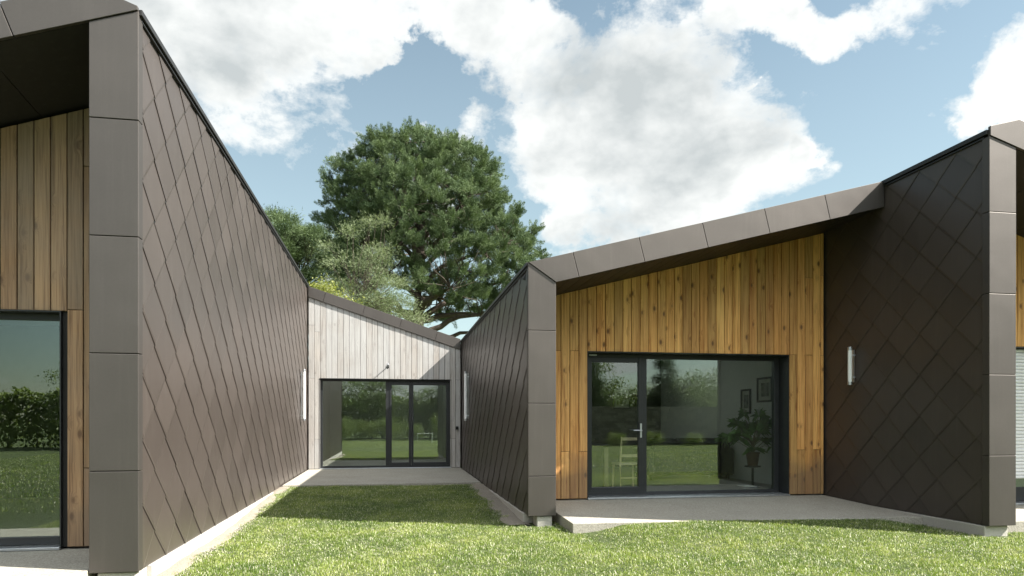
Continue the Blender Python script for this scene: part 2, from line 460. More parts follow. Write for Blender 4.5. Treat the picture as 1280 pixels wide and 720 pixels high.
# ================================================================== LEFT WING
def left_wing():
    w = thing('house_wing', 'left wing in the foreground with a long sunlit wall of brown diamond tiles', 'building', (XA-2.4, 12, -.2))
    ztop = lambda x: 4.65-.33*((XA-PW)-x) if x < XA-PW else 4.65-.36*(x-(XA-PW))
    bot = lambda x: 4.475-.33*(XA-x)
    sof = lambda x: bot(x)-.165
    L = -6.75
    side_wall(w, XA, 1, YA+.07, FL+.25, -.07, 4.43, uo=YA+.15, vo=.20)
    pillar(w, XA-PW, XA+.012, YA, .10, [.75, 1.70, 2.645, 3.59], bot(XA-PW), bot(XA+.012))
    core(w, XA-PW+.02, XA-.03, YA+.1, FA-YA-.07, -.07, 4.25, 4.40)
    mb = MB(); mb.box(XA-PW-.004, XA-PW+.018, YA+.02, FA+.02, -.03, 4.2); mb.build('inner_cheek', M['panel'], w)
    # fascia
    sl = .33; dp = .31
    pts = [(XA+.012, bot(XA+.012)), (XA+.012, 4.512), (XA-PW, 4.65)]
    xs = [-2.93-.9*k for k in range(5)]
    segs = []
    # sheet at the ridge
    b0 = xs[0]; t0 = b0-.10
    segs.append([(b0, bot(b0)), (XA+.012, bot(XA+.012)), (XA+.012, 4.512), (XA-PW, 4.65), (t0, ztop(t0))])
    for a, b in zip(xs[:-1], xs[1:]):
        segs.append([(b, bot(b)), (a, bot(a)), (a-.10, ztop(a-.1)), (b-.1, ztop(b-.1))])
    fascia_panels('fascia', w, segs, YA-.012, .035)
    # roof slab
    mb = MB(); mb.prism([(L, bot(L)+.02), (XA-.03, bot(XA-.03)+.02), (XA-.02, 4.49), (XA-PW, 4.63), (L, ztop(L)-.02)], YA+.03, 24, 0)
    mb.build('roof', M['roof'], w)
    # soffit: boards falling slightly towards the glass
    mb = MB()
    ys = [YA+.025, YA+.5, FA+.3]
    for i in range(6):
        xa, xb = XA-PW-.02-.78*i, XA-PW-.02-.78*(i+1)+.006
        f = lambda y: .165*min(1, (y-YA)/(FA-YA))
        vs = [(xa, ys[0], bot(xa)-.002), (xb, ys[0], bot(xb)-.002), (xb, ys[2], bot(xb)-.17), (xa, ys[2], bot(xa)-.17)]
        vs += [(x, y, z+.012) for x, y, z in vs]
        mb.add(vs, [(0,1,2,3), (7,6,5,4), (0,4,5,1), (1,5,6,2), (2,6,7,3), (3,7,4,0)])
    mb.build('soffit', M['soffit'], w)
    # coping along the wall top
    mb = MB(); mb.box(XA-.10, XA+.035, YA+.02, FL+.25, 4.452, 4.50); mb.box(XA-.03, XA+.016, YA+.07, FL+.25, 4.425, 4.444)
    mb.build('roof_coping', M['coping'], w, bevel=.004)
    # planks
    op = (-5.6, -3.02, -.03, 2.16)
    plank_wall(w, M['wood_a'], L+.36, XA-.36, FA, -.01, sof, op, XA-.36-.012-40*PP, (.72, 2.185), seed=5)
    lining(w, op, FA, .14)
    fy = FA+.12
    win = MB(); bars_frame(win, op[0], op[1], 0, op[3], fy, fy+.07, .055, .06, .07)
    win.box(-4.33, -4.26, fy+.002, fy+.068, .07, op[3]-.06)
    wo = win.build('window', M['frame'], w, bevel=.003)
    pane(wo, op[0]+.05, -4.32, .06, op[3]-.055, fy+.03, M['glass']); pane(wo, -4.27, op[1]-.05, .06, op[3]-.055, fy+.03, M['glass'])
    s = MB(); s.box(op[0]-.01, op[1]+.01, FA-.035, fy, -.028, -.004); s.build('window_sill', M['alu'], w, bevel=.003)
    # plinth
    mb = MB(); mb.box(XA-.20, XA+.022, YA+.30, FL, -.5, -.073); mb.build('plinth', M['conc_w'], w, bevel=.008)
    mb = MB(); mb.box(XA-PW+.05, XA-.02, YA+.03, YA+.3, -.5, -.073); mb.build('pillar_foot', M['conc'], w, bevel=.008)
    # outer left wall and back
    mb = MB(); mb.box(L, L+.3, YA+.3, 24, -.3, bot(L)+.03); mb.box(L, XA-.3, 23.7, 24, -.3, 3.0); mb.build('rear_wall', M['panel'], w)
    # room behind the glass
    mb = MB()
    x0, x1, y0, y1 = -6.4, -2.42, FA+.285, 11.4
    mb.box(x0, x1, y0, y1, -.15, .002, 1); mb.box(x0, x1, y0, y1, 2.6, 2.7, 0)
    mb.box(x0-.1, x0, y0, y1, 0, 2.6, 0); mb.box(x1, x1+.08, y0, y1, 0, 2.6, 0); mb.box(x0, x1, y1, y1+.1, 0, 2.6, 2)
    mb.build('interior_walls', [M['plaster'], M['floor'], M['taupe']], w)
    # dark built-in cupboard seen through the glass
    mb = MB(); mb.box(-4.15, -3.1, 9.6, 10.2, .003, 2.25, 0)
    for k in range(3): mb.box(-4.13+k*.35, -4.13+k*.35+.34, 9.582, 9.6, .09, 2.22, 0)
    c = mb.build('wardrobe', simple('black_cupboard', (.02,.02,.022), .5), None, bevel=.004)
    tag(c, 'tall black cupboard standing behind the glass of the left wing', 'cupboard')
    # curtain
    V = []; F = []
    n = 60; cx0, cx1 = -5.1, -4.35
    for i in range(n+1):
        x = cx0+(cx1-cx0)*i/n; y = 7.5+.05*math.sin(i*.85)+.012*math.sin(i*2.3)
        V += [(x, y, .03), (x, y, 2.45)]
    for i in range(n): F.append((2*i, 2*i+2, 2*i+3, 2*i+1))
    mb = MB(); mb.add(V, F); c = mb.build('curtain', simple('blue_grey_curtain', (.30,.36,.38), .9), None, smooth=True)
    md = c.modifiers.new('thick', 'SOLIDIFY'); md.thickness = .004
    tag(c, 'blue grey curtain hanging inside the glass of the left wing', 'curtain')
    return w
left_wing()

# ================================================================== REAR LINK
def link_wing():
    w = thing('house_wing', 'low middle wing of silver grey planks at the back of the courtyard', 'building', (0, FL+2, -.1))
    sl = (4.47-3.235)/(XC-XA)
    top = lambda x: 4.47-sl*(x-XA)
    bot = lambda x: top(x)-.265
    x0, x1 = XA+.02, XC-.02
    op = (-1.745, 1.466, -.04, 2.20)
    plank_wall(w, M['wood_l'], x0, x1, FL, -.01, lambda x: bot(x)+.03, op, x0+.002, (.72, 2.21), seed=3)
    lining(w, op, FL, .14)
    fy = FL+.10
    m = MB(); bars_frame(m, op[0], op[1], 0, op[3], fy, fy+.07, .06, .05, .05)
    m.box(-.155, -.06, fy-.004, fy+.07, .05, op[3]-.05)
    wo = m.build('sliding_door', M['frame'], w, bevel=.003)
    gl = M['glass_l']
    pane(wo, op[0]+.055, -.15, .045, op[3]-.045, fy+.03, gl)
    for (a, b, hx) in ((-.06, .475, None), (.48, 1.41, None)):
        d = MB(); bars_frame(d, a, b, .05, op[3]-.055, fy-.012, fy+.05, .075 if a > .5 else .055, .075, .075)
        d.build('door_leaf', M['frame'], wo, bevel=.003)
        pane(wo, a+.05, b-.05, .12, op[3]-.125, fy+.02, gl)
    h = MB(); h.tube([(.52, fy-.06, .9), (.52, fy-.06, 1.3)], [.011]*2, 10); h.tube([(.52, fy-.06, .95), (.52, fy-.008, .95)], [.008]*2, 8); h.tube([(.52, fy-.06, 1.25), (.52, fy-.008, 1.25)], [.008]*2, 8)
    h.build('handle', M['frame'], wo, smooth=True)
    s = MB(); s.box(op[0]-.01, op[1]+.01, FL-.04, fy+.02, -.018, .0); s.build('window_sill', M['alu'], w, bevel=.003)
    # fascia sheets
    seams = [x0+.42, x0+1.36, x0+2.26, x0+3.15]
    B = [x0]+seams+[x1]; segs = []
    for i, (a, b) in enumerate(zip(B[:-1], B[1:])):
        da = -.07 if i else 0; db = -.07 if i < len(seams) else 0
        segs.append([(a+da, bot(a+da)), (b+db, bot(b+db)), (b, top(b)), (a, top(a))])
    fascia_panels('fascia', w, segs, FL-.035, .05)
    mb = MB()
    def rp(xa, xb, ya, yb): mb.prism([(xa, bot(xa)+.03), (xb, bot(xb)+.03), (xb, top(xb)-.01), (xa, top(xa)-.01)], ya, yb)
    rp(x0, x1, FL+.015, 20.3); rp(x0, .0, 20.3, 21.4); rp(1.0, x1, 20.3, 21.4); rp(x0, x1, 21.4, 23)
    mb.build('roof', M['roof'], w); added_rooflight(w, .0, 1.0, 20.3, 21.4, 2.5, top)
    # room
    mb = MB(); xa, xb, y0, y1 = -1.95, 1.65, FL+.285, 22.5
    mb.box(xa, xb, y0, y1, -.15, .002, 1); mb.box(xa, xb, y0, 20.3, 2.5, 2.6); mb.box(xa, .0, 20.3, 21.4, 2.5, 2.6); mb.box(1.0, xb, 20.3, 21.4, 2.5, 2.6); mb.box(xa, xb, 21.4, y1, 2.5, 2.6); mb.box(xa-.1, xa, y0, y1, 0, 2.5); mb.box(xb, xb+.08, y0, y1, 0, 2.5); mb.box(xa, xb, y1, y1+.1, 0, 2.5)
    mb.build('interior_walls', [M['plaster'], M['floor']], w)
    return w
link_wing()

# ================================================================== RIGHT WING
def right_wing():
    w = thing('house_wing', 'right wing with honey coloured plank front and glazed terrace door', 'building', (XC+2.4, 12, -.2))
    top = lambda x: 3.20+.2640*(x-XC)
    bot = lambda x: 2.95+.2585*(x-(XC+PW))
    side_wall(w, XC, -1, YC+.07, FL+.05, -.07, 3.13, uo=YC+.1, vo=.05)
    pillar(w, XC-.012, XC+PW, YC, .10, [.446, 1.385, 2.325], 3.20, 2.95)
    core(w, XC+.03, XC+PW-.02, YC+.1, FB-YC-.07, -.07, 3.0, 2.93)
    mb = MB(); mb.box(XC+PW-.018, XC+PW+.004, YC+.02, FB+.02, -.03, 2.94); mb.build('inner_cheek', M['panel'], w)
    # fascia: mitre with pillar, then seams square to the slope
    X = [2.31, 3.21, 4.105, 5.01, 5.92]
    segs = [[(XC+PW, bot(XC+PW)), (X[0]+.085, bot(X[0]+.085)), (X[0], top(X[0])), (XC-.012, top(XC-.012))]]
    for a, b in zip(X[:-1], X[1:]):
        segs.append([(a+.085, bot(a+.085)), (b+.085, bot(b+.085)), (b, top(b)), (a, top(a))])
    a = X[-1]; segs.append([(a+.085, bot(a+.085)), (XD-.004, bot(XD)), (XD-.004, top(XD)), (a, top(a))])
    fascia_panels('fascia', w, segs, YC-.012, .035)
    mb = MB()
    def rp(xa, xb, ya, yb, m=None): mb.prism([(xa, bot(xa)+.02), (xb, bot(xb)+.02), (xb, top(xb)-.015), (xa, top(xa)-.015)], ya, yb)
    rp(XC+.03, XD-.01, YC+.025, 12.9); rp(XC+.03, 3.6, 12.9, 14.9); rp(5.2, XD-.01, 12.9, 14.9); rp(XC+.03, XD-.01, 14.9, 21)
    mb.build('roof', M['roof'], w); added_rooflight(w, 3.6, 5.2, 12.9, 14.9, 2.75, top)
    # soffit boards
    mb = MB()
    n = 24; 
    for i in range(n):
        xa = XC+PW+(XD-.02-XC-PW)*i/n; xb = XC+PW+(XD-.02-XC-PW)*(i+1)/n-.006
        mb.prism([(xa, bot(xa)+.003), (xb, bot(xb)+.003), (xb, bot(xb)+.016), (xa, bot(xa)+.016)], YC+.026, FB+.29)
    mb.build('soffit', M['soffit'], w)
    mb = MB(); mb.box(XC-.035, XC+.10, YC+.02, FL+.05, 3.155, 3.20); mb.box(XC-.016, XC+.03, YC+.07, FL+.05, 3.128, 3.147)
    mb.build('roof_coping', M['coping'], w, bevel=.004)
    # small bracket near the top front corner
    mb = MB(); mb.prism([(XC-.055, 3.02), (XC-.012, 3.0), (XC-.012, 3.09)], YC+.16, YC+.20); mb.build('wall_hook', M['frame'], w, bevel=.003)
    op = (2.911, 6.21, -.03, 2.20)
    plank_wall(w, M['wood_b'], XC+PW+.005, XD-.02, FB, -.01, lambda x: bot(x)+.004, op, 2.911-6*PP-.004, (.70, 2.215), seed=12)
    lining(w, op, FB, .30)
    fy = FB+.26
    m = MB(); bars_frame(m, op[0], op[1], .0, op[3], fy, fy+.08, .085, .065, .05)
    m.box(3.865, 3.94, fy-.006, fy+.08, .05, op[3]-.065)
    wo = m.build('terrace_window', M['frame'], w, bevel=.003)
    gl = M['glass']
    d = MB(); bars_frame(d, 2.975, 3.872, .045, op[3]-.058, fy-.016, fy+.05, .07, .07, .085); d.build('door_leaf', M['frame'], wo, bevel=.004)
    pane(wo, 3.04, 3.81, .12, op[3]-.12, fy+.012, gl)
    pane(wo, 3.93, op[1]-.075, .045, op[3]-.06, fy+.025, gl)
    h = MB(); h.box(3.826, 3.854, fy-.026, fy-.016, .90, 1.12); h.tube([(3.84, fy-.02, 1.01), (3.84, fy-.07, 1.01), (3.83, fy-.078, 1.012), (3.70, fy-.078, 1.015)], [.010, .010, .010, .009], 10)
    h.build('handle', M['alu'], wo, bevel=.002)
    t = MB(); t.box(3.0, 3.12, fy-.03, fy-.0165, op[3]-.03, op[3]-.012); t.build('vent_clip', M['alu'], wo)
    s = MB(); s.box(op[0]-.012, op[1]+.012, FB-.04, fy+.02, -.025, .0); s.build('window_sill', M['alu'], w, bevel=.003)
    mb = MB(); mb.box(XC-.014, XC+.2, YC+.35, FL-.02, -.5, -.075); mb.build('plinth', M['conc'], w, bevel=.01)
    mb = MB(); mb.box(XC+.11, XC+.31, YC-.02+.05, YC+.3, -.5, -.075); mb.build('pillar_foot', M['conc'], w, bevel=.01)
    # room
    mb = MB(); xa, xb, y0, y1 = 2.15, 6.80, FB+.285, 16.6
    mb.box(xa, xb, y0, y1, -.15, .002, 1); mb.box(xa, xb, y0, 12.9, 2.75, 2.85, 0); mb.box(xa, 3.6, 12.9, 14.9, 2.75, 2.85, 0); mb.box(5.2, xb, 12.9, 14.9, 2.75, 2.85, 0); mb.box(xa, xb, 14.9, y1, 2.75, 2.85, 0)
    mb.box(xa-.1, xa, y0, y1, 0, 2.75); mb.box(xb, xb+.05, y0, y1, 0, 2.75)
    mb.box(xa, xb, y1, y1+.1, 0, 2.75, 2)
    mb.build('interior_walls', [M['plaster'], M['floor'], M['taupe']], w)
    mb = MB(); mb.box(XC+.3, XD, 20.7, 21, -.3, 3.1); mb.build('rear_wall', M['panel'], w)
    return w
right_wing()

# ================================================================== FAR RIGHT WING
def far_wing():
    w = thing('house_wing', 'far right wing with dark diamond tiled wall and bright corner pillar', 'building', (XD+2.4, 12, -.2))
    pk = XD+.385
    bot = lambda x: 4.475-.31*(x-XD)
    ztop = lambda x: 4.695-.31*(x-pk) if x > pk else 4.59+.273*(x-XD)
    R = 11.6
    side_wall(w, XD, -1, YD+.07, FB+.3, -.07, 4.47, uo=7.066-.296*2, vo=3.654+.27)
    pillar(w, XD-.012, XD+.35, YD, .10, [.755, 1.70, 2.645, 3.595], bot(XD-.012), bot(XD+.35))
    core(w, XD+.03, XD+.33, YD+.1, FE-YD, -.07, 4.4, 4.3)
    mb = MB(); mb.box(XD+.332, XD+.354, YD+.02, FE+.02, -.03, 4.3); mb.build('inner_cheek', M['panel'], w)
    X = [7.95, 8.85, 9.75, 10.65, R]
    segs = [[(XD-.012, bot(XD-.012)), (X[0]-.09, bot(X[0]-.09)), (X[0], ztop(X[0])), (pk, 4.695), (XD-.012, 4.588)]]
    for a, b in zip(X[:-1], X[1:]): segs.append([(a-.09, bot(a-.09)), (b-.09, bot(b-.09)), (b, ztop(b)), (a, ztop(a))])
    fascia_panels('fascia', w, segs, YD-.012, .035)
    mb = MB(); mb.prism([(XD+.03, bot(XD)+.02), (R, bot(R)+.02), (R, ztop(R)-.02), (pk, 4.67), (XD+.03, 4.57)], YD+.03, 21); mb.build('roof', M['roof'], w)
    mb = MB(); mb.box(XD-.035, XD+.10, YD+.02, 20.9, 4.50, 4.555); mb.box(XD-.016, XD+.03, YD+.07, 20.9, 4.468, 4.490)
    mb.build('roof_coping', M['coping'], w, bevel=.004)
    mb = MB()
    for i in range(6):
        xa, xb = XD+.36+.72*i, XD+.36+.72*(i+1)-.006
        vs = [(xa, YD+.025, bot(xa)-.002), (xb, YD+.025, bot(xb)-.002), (xb, FE+.3, bot(xb)-.10), (xa, FE+.3, bot(xa)-.10)]
        vs += [(x, y, z+.012) for x, y, z in vs]
        mb.add(vs, [(3,2,1,0), (4,5,6,7), (1,5,4,0), (2,6,5,1), (3,7,6,2), (0,4,7,3)])
    mb.build('soffit', M['soffit'], w)
    op = (7.95, 10.6, -.03, 2.20)
    plank_wall(w, M['wood_b'], XD+.36, R-.3, FE, -.01, lambda x: bot(x)-.09, op, XD+.36, (.72, 2.215), seed=8)
    lining(w, op, FE, .2)
    fy = FE+.16
    m = MB(); bars_frame(m, op[0], op[1], 0, op[3], fy, fy+.07, .06, .06, .2); m.box(9.2, 9.27, fy+.002, fy+.068, .2, op[3]-.06)
    wo = m.build('window', M['frame'], w, bevel=.003)
    pane(wo, op[0]+.05, 9.21, .19, op[3]-.055, fy+.03, M['glass']); pane(wo, 9.26, op[1]-.05, .19, op[3]-.055, fy+.03, M['glass'])
    sh = MB(); z = .33
    while z < op[3]-.05:
        vs = []; x0, x1 = op[0]+.03, op[1]-.03
        prof = [(fy-.045, z), (fy-.062, z+.008), (fy-.066, z+.024), (fy-.062, z+.040), (fy-.045, z+.047)]
        vs = [(x0, y, q) for y, q in prof]+[(x1, y, q) for y, q in prof]
        sh.add(vs, [(i, i+5, i+6, i+1) for i in range(4)]+[(4, 9, 5, 0)]); z += .049
    sh.build('roller_shutter', M['white'], w)
    s = MB(); s.box(op[0]-.012, op[1]+.012, FE-.035, fy, -.028, -.004); s.build('window_sill', M['alu'], w, bevel=.003)
    mb = MB(); mb.box(XD-.014, XD+.3, YD+.06, FB, -.5, -.075); mb.build('plinth', M['conc'], w, bevel=.012)
    mb = MB(); mb.box(R-.3, R, YD+.1, 21, -.3, bot(R)+.02); mb.box(XD, R, 20.7, 21, -.3, 3); mb.build('rear_wall', M['panel'], w)
    mb = MB(); mb.box(XD+.37, R-.31, FE+.6, FE+.7, 0, 2.8); mb.box(XD+.37, R-.31, FE+.29, FE+.6, -.15, .002, 1); mb.build('interior_walls', [M['plaster'], M['floor']], w)
    return w
far_wing()

# ================================================================== terraces (setting)
def slab(name, poly_xy, zf, thick, mat):
    mb = MB(); n = len(poly_xy)
    vs = [(x, y, zf(x, y)) for x, y in poly_xy]+[(x, y, zf(x, y)-thick) for x, y in poly_xy]
    mb.add(vs, [tuple(range(n)), tuple(range(2*n-1, n-1, -1))]+[((i+1) % n, i, n+i, n+(i+1) % n) for i in range(n)])
    o = mb.build(name, mat, None, bevel=.006); tag(o, kind='structure'); return o
slab('patio', [(2.16, 8.03), (XD-.02, 7.86), (XD-.02, FB+.27), (2.16, FB+.27)], lambda x, y: -.030-.030*(FB-y), .16, M['patio'])
slab('patio', [(-6.3, 5.72), (XA-PW-.01, 5.66), (XA-PW-.01, FA+.14), (-6.3, FA+.14)], lambda x, y: -.032-.012*(FA-y), .2, M['patio'])
slab('patio', [(XA+.025, 13.25), (XC-.018, 13.30), (XC-.018, FL+.12), (XA+.025, FL+.12)], lambda x, y: -.020-.004*(FL-y), .2, M['patio'])
slab('patio', [(XD+.36, 7.15), (11.2, 7.1), (11.2, FE+.17), (XD+.36, FE+.17)], lambda x, y: -.032-.03*(FE-y), .2, M['patio'])

# ================================================================== ground
def grassground():
    m, nt, b = newmat('lawn_soil_and_turf'); v = coords(nt)
    f = noise_n(nt, v, 26, 6, .7); f2 = noise_n(nt, v, .8, 4, .6); f3 = noise_n(nt, v, 140, 3, .7)
    c = ramp(nt, f, [(.3, (.035,.050,.014)), (.55, (.075,.115,.028)), (.75, (.16,.19,.065))])
    c = mixc(nt, math_n(nt, 'MULTIPLY', f2, .5), c, (.11,.145,.035))
    nt.links.new(c, b.inputs['Base Color']); b.inputs['Roughness'].default_value = .9
    bump(nt, b, math_n(nt, 'ADD', f, f3), 1.0, .05)
    return m
M['ground'] = grassground()
def ground():
    xs = np.unique(np.concatenate([np.linspace(-500, -40, 12), np.linspace(-40, -8, 17), np.linspace(-8, 12, 81), np.linspace(12, 40, 15), np.linspace(40, 500, 12)]))
    ys = np.unique(np.concatenate([np.linspace(-500, -60, 12), np.linspace(-60, 0, 41), np.linspace(0, 24, 97), np.linspace(24, 60, 13), np.linspace(60, 900, 14)]))
    nx, ny = len(xs), len(ys)
    V = np.array([(x, y, gz(x, y)) for y in ys for x in xs])
    I = np.arange(nx*ny).reshape(ny, nx)
    F = np.stack([I[:-1, :-1], I[:-1, 1:], I[1:, 1:], I[1:, :-1]], -1).reshape(-1, 4)
    o = mesh_np('lawn', V, F, M['ground']); tag(o, kind='structure')
ground()

# grass blades -----------------------------------------------------------------
def inside_lawn(X, Y, edge=.0):
    """true where turf grows"""
    n1 = .05*np.sin(Y*5.1)+.035*np.sin(Y*13.7+X)+.02*np.sin(Y*31)
    court = (X > XA+.13+n1) & (X < XC-.20-n1) & (Y > 5.2) & (Y < 13.23)
    front = (Y < 8.75) & (X > XA+.13+n1) & (X < XC+.42)
    pat_front = 8.03-(X-2.16)*.0362
    right = (X >= XC-.25) & (X < XD-.06) & (Y < pat_front-.012)
    leftgap = (X > XC+PW+.01) & (X < 2.15) & (Y < 9.0)
    foot = (X > XC-.03) & (X < XC+PW) & (Y > YC-.03)
    er = (X >= XD-.06) & (Y < np.where(X > XD+.34, 7.08, YD-.02))
    fl = (X < XA+.14) & (Y < np.where(X < XA-PW, 5.60, YA-.04))
    strip = (X > XC-.2-n1) & (X < XC) & (Y > 8.75)
    return ((court & (Y >= 8.0)) | (front & ~foot) | right | leftgap | er | fl) & ~strip & ~foot
def gznp(X, Y):
    def ss(a, b, x):
        t = np.clip((x-a)/(b-a), 0, 1); return t*t*(3-2*t)
    z = -.20+.125*ss(8.6, 13.2, Y)*(1-ss(19, 23, Y)); z -= .2*ss(0, 15, -Y)
    z = z+.10*ss(2.3, 2.9, X)*ss(6.6, 7.9, Y)*(1-ss(8.1, 9, Y))*(1-ss(6.0, 6.8, X))
    return z+.010*np.sin(X*1.7+.5*Y)*np.sin(Y*1.3+.4)
def vnoise(X, Y, s, seed=0):
    r = np.random.default_rng(seed); G = r.random((256, 256))
    x = X*s+50; y = Y*s+50; i = np.floor(x).astype(int); j = np.floor(y).astype(int); fx = x-i; fy = y-j
    fx = fx*fx*(3-2*fx); fy = fy*fy*(3-2*fy); i %= 255; j %= 255
    return (G[i, j]*(1-fx)+G[i+1, j]*fx)*(1-fy)+(G[i, j+1]*(1-fx)+G[i+1, j+1]*fx)*fy
def blades(name, regions, mat, hmin, hmax, wid, test=True):
    P = []
    for (x0, x1, y0, y1, dens) in regions:
        n = int((x1-x0)*(y1-y0)*dens); X = rng.uniform(x0, x1, n); Y = rng.uniform(y0, y1, n)
        if test:
            k = inside_lawn(X, Y); X, Y = X[k], Y[k]
        cl = vnoise(X, Y, 9, 3)*.6+vnoise(X, Y, 25, 4)*.4
        k = rng.random(len(X)) < np.clip(.35+1.3*cl, 0, 1); P.append(np.stack([X[k], Y[k]], 1))
    P = np.concatenate(P); n = len(P); X, Y = P[:, 0], P[:, 1]; Z = gznp(X, Y)
    hh = (hmin+(hmax-hmin)*rng.random(n))*(.65+.7*vnoise(X, Y, 3, 5))*(.7+.6*vnoise(X, Y, 14, 6))
    az = rng.uniform(0, 2*np.pi, n); bend = rng.uniform(.1, 1.15, n)**1.3
    w = wid*rng.uniform(.6, 1.3, n)
    d = np.stack([np.cos(az), np.sin(az)], 1); s = np.stack([-np.sin(az), np.cos(az)], 1)
    B = np.stack([X, Y, Z-.004], 1)
    V = np.zeros((n, 5, 3))
    V[:, 0] = B; V[:, 0, :2] += s*w[:, None]; V[:, 1] = B; V[:, 1, :2] -= s*w[:, None]
    m1 = B.copy(); m1[:, :2] += d*(hh*bend*.32)[:, None]; m1[:, 2] += hh*.62
    V[:, 2] = m1; V[:, 2, :2] -= s*(w*.75)[:, None]; V[:, 3] = m1; V[:, 3, :2] += s*(w*.75)[:, None]
    t = B.copy(); t[:, :2] += d*(hh*bend)[:, None]; t[:, 2] += hh*(1.05-.45*bend); V[:, 4] = t
    base = (np.arange(n)*5)[:, None]
    F = np.concatenate([base+np.array([[0, 1, 2]]), base+np.array([[0, 2, 3]]), base+np.array([[3, 2, 4]])], 0)
    return mesh_np(name, V.reshape(-1, 3), F, mat)
def grassmat(name, a, b_, c_, straw, sf):
    m, nt, b = newmat(name)
    g = N(nt, 'ShaderNodeNewGeometry'); r = g.outputs['Random Per Island']
    v = coords(nt); f = noise_n(nt, v, 1.1, 4, .6); f2 = noise_n(nt, v, 7, 3, .6)
    k = math_n(nt, 'ADD', math_n(nt, 'MULTIPLY', r, .35), math_n(nt, 'MULTIPLY_ADD', f, 1.5, -.45))
    k = math_n(nt, 'ADD', k, math_n(nt, 'MULTIPLY_ADD', f2, .4, -.2))
    c = ramp(nt, k, [(.1, a), (.5, b_), (.9, c_)])
    r2 = math_n(nt, 'FRACT', math_n(nt, 'MULTIPLY', r, 17.3))
    th = math_n(nt, 'MULTIPLY_ADD', f2, sf*2.4, -sf*.5)
    isd = math_n(nt, 'LESS_THAN', r2, th)
    c = mixc(nt, isd, c, straw)
    nt.links.new(c, b.inputs['Base Color']); b.inputs['Roughness'].default_value = .42; b.inputs['Specular IOR Level'].default_value = .6
    tl = N(nt, 'ShaderNodeBsdfTranslucent'); mx = N(nt, 'ShaderNodeMixShader'); mx.inputs[0].default_value = .3
    nt.links.new(mixc(nt, 1., c, (1.25,1.35,.6), 'MULTIPLY'), tl.inputs[0]); out = nt.nodes['Material Output']
    nt.links.new(b.outputs[0], mx.inputs[1]); nt.links.new(tl.outputs[0], mx.inputs[2]); nt.links.new(mx.outputs[0], out.inputs[0])
    return m
M['grass'] = grassmat('grass_blades', (.055,.11,.014), (.175,.245,.034), (.38,.41,.12), (.62,.60,.45), .22)
g = blades('grass', [(-4.5, 10, 3.2, 6.8, 9000), (-2.1, 10, 6.8, 8.9, 9000), (-2.1, 1.8, 8.9, 13.3, 8000)], M['grass'], .012, .035, .0019)
tag(g, 'short sunlit lawn grass filling the courtyard between the wings', 'grass', kind='stuff')
g = blades('grass', [(-16, 30, -24, 3.2, 200)], M['grass'], .02, .055, .006, False)
tag(g, 'rougher grass of the wide garden opposite the house, mirrored in the glass', 'grass', kind='stuff')

# gravel and dirt strips at the wall feet
def gravel():
    V = []; F = []
    def stone(x, y, z, r):
        o = len(V); q = [rng.uniform(.6, 1.1) for _ in range(6)]; a = rng.uniform(0, 6.28); c, s = math.cos(a), math.sin(a)
        for dx, dy, dz, k in ((1,0,0,0),(0,1,0,1),(-1,0,0,2),(0,-1,0,3),(0,0,.8,4),(0,0,-.8,5)):
            V.append((x+(dx*c-dy*s)*r*q[k], y+(dx*s+dy*c)*r*q[k], z+dz*r*q[k]))
        for i in range(4): F.append((o+i, o+(i+1) % 4, o+4)); F.append((o+(i+1) % 4, o+i, o+5))
    for _ in range(9000):
        y = rng.uniform(6.3, 13.2); x = XA+.02+abs(rng.normal(0, .09)); stone(x, y, gz(x, y)+.002, rng.uniform(.004, .013))
    for _ in range(9000):
        y = rng.uniform(8.95, 13.2); x = XC-.01-abs(rng.normal(0, .11)); stone(x, y, gz(x, y)+.002, rng.uniform(.005, .017))
    for _ in range(900):
        y = rng.uniform(6.9, 7.85); x = XD-.02-abs(rng.normal(0, .05)); stone(x, y, gz(x, y)+.002, rng.uniform(.004, .012))
    m, nt, b = newmat('gravel_stones'); g = N(nt, 'ShaderNodeNewGeometry')
    c = ramp(nt, g.outputs['Random Per Island'], [(0, (.14,.12,.09)), (.5, (.26,.24,.20)), (1, (.42,.40,.36))])
    nt.links.new(c, b.inputs['Base Color']); b.inputs['Roughness'].default_value = .9
    o = mesh_np('gravel', np.array(V), np.array(F), m); tag(o, 'loose gravel and dirt along the feet of the tiled walls', 'gravel', kind='stuff')
gravel()
M['dirt'] = concrete('dirt', (.24,.21,.17), .5, .95)
def dirt(name, f0, f1, y0, y1):
    n = 90; V = []; F = []
    for i in range(n+1):
        y = y0+(y1-y0)*i/n
        a, b = f0(y), f1(y)
        for k in range(5):
            x = a+(b-a)*k/4; V.append((x, y, gz(x, y)+.006+.012*math.sin(math.pi*k/4)*(1+.5*math.sin(y*9+k))))
    for i in range(n):
        for k in range(4): q = i*5+k; F.append((q, q+1, q+6, q+5))
    mb = MB(); mb.add(V, F); o = mb.build(name, M['dirt'], None, smooth=True); tag(o, kind='structure')
dirt('dirt_strip', lambda y: XA-.05, lambda y: XA+.15+.04*math.sin(y*4), 6.1, 13.2)
dirt('dirt_strip', lambda y: XC-.24-.05*math.sin(y*5), lambda y: XC+.05, 8.75, 13.2)

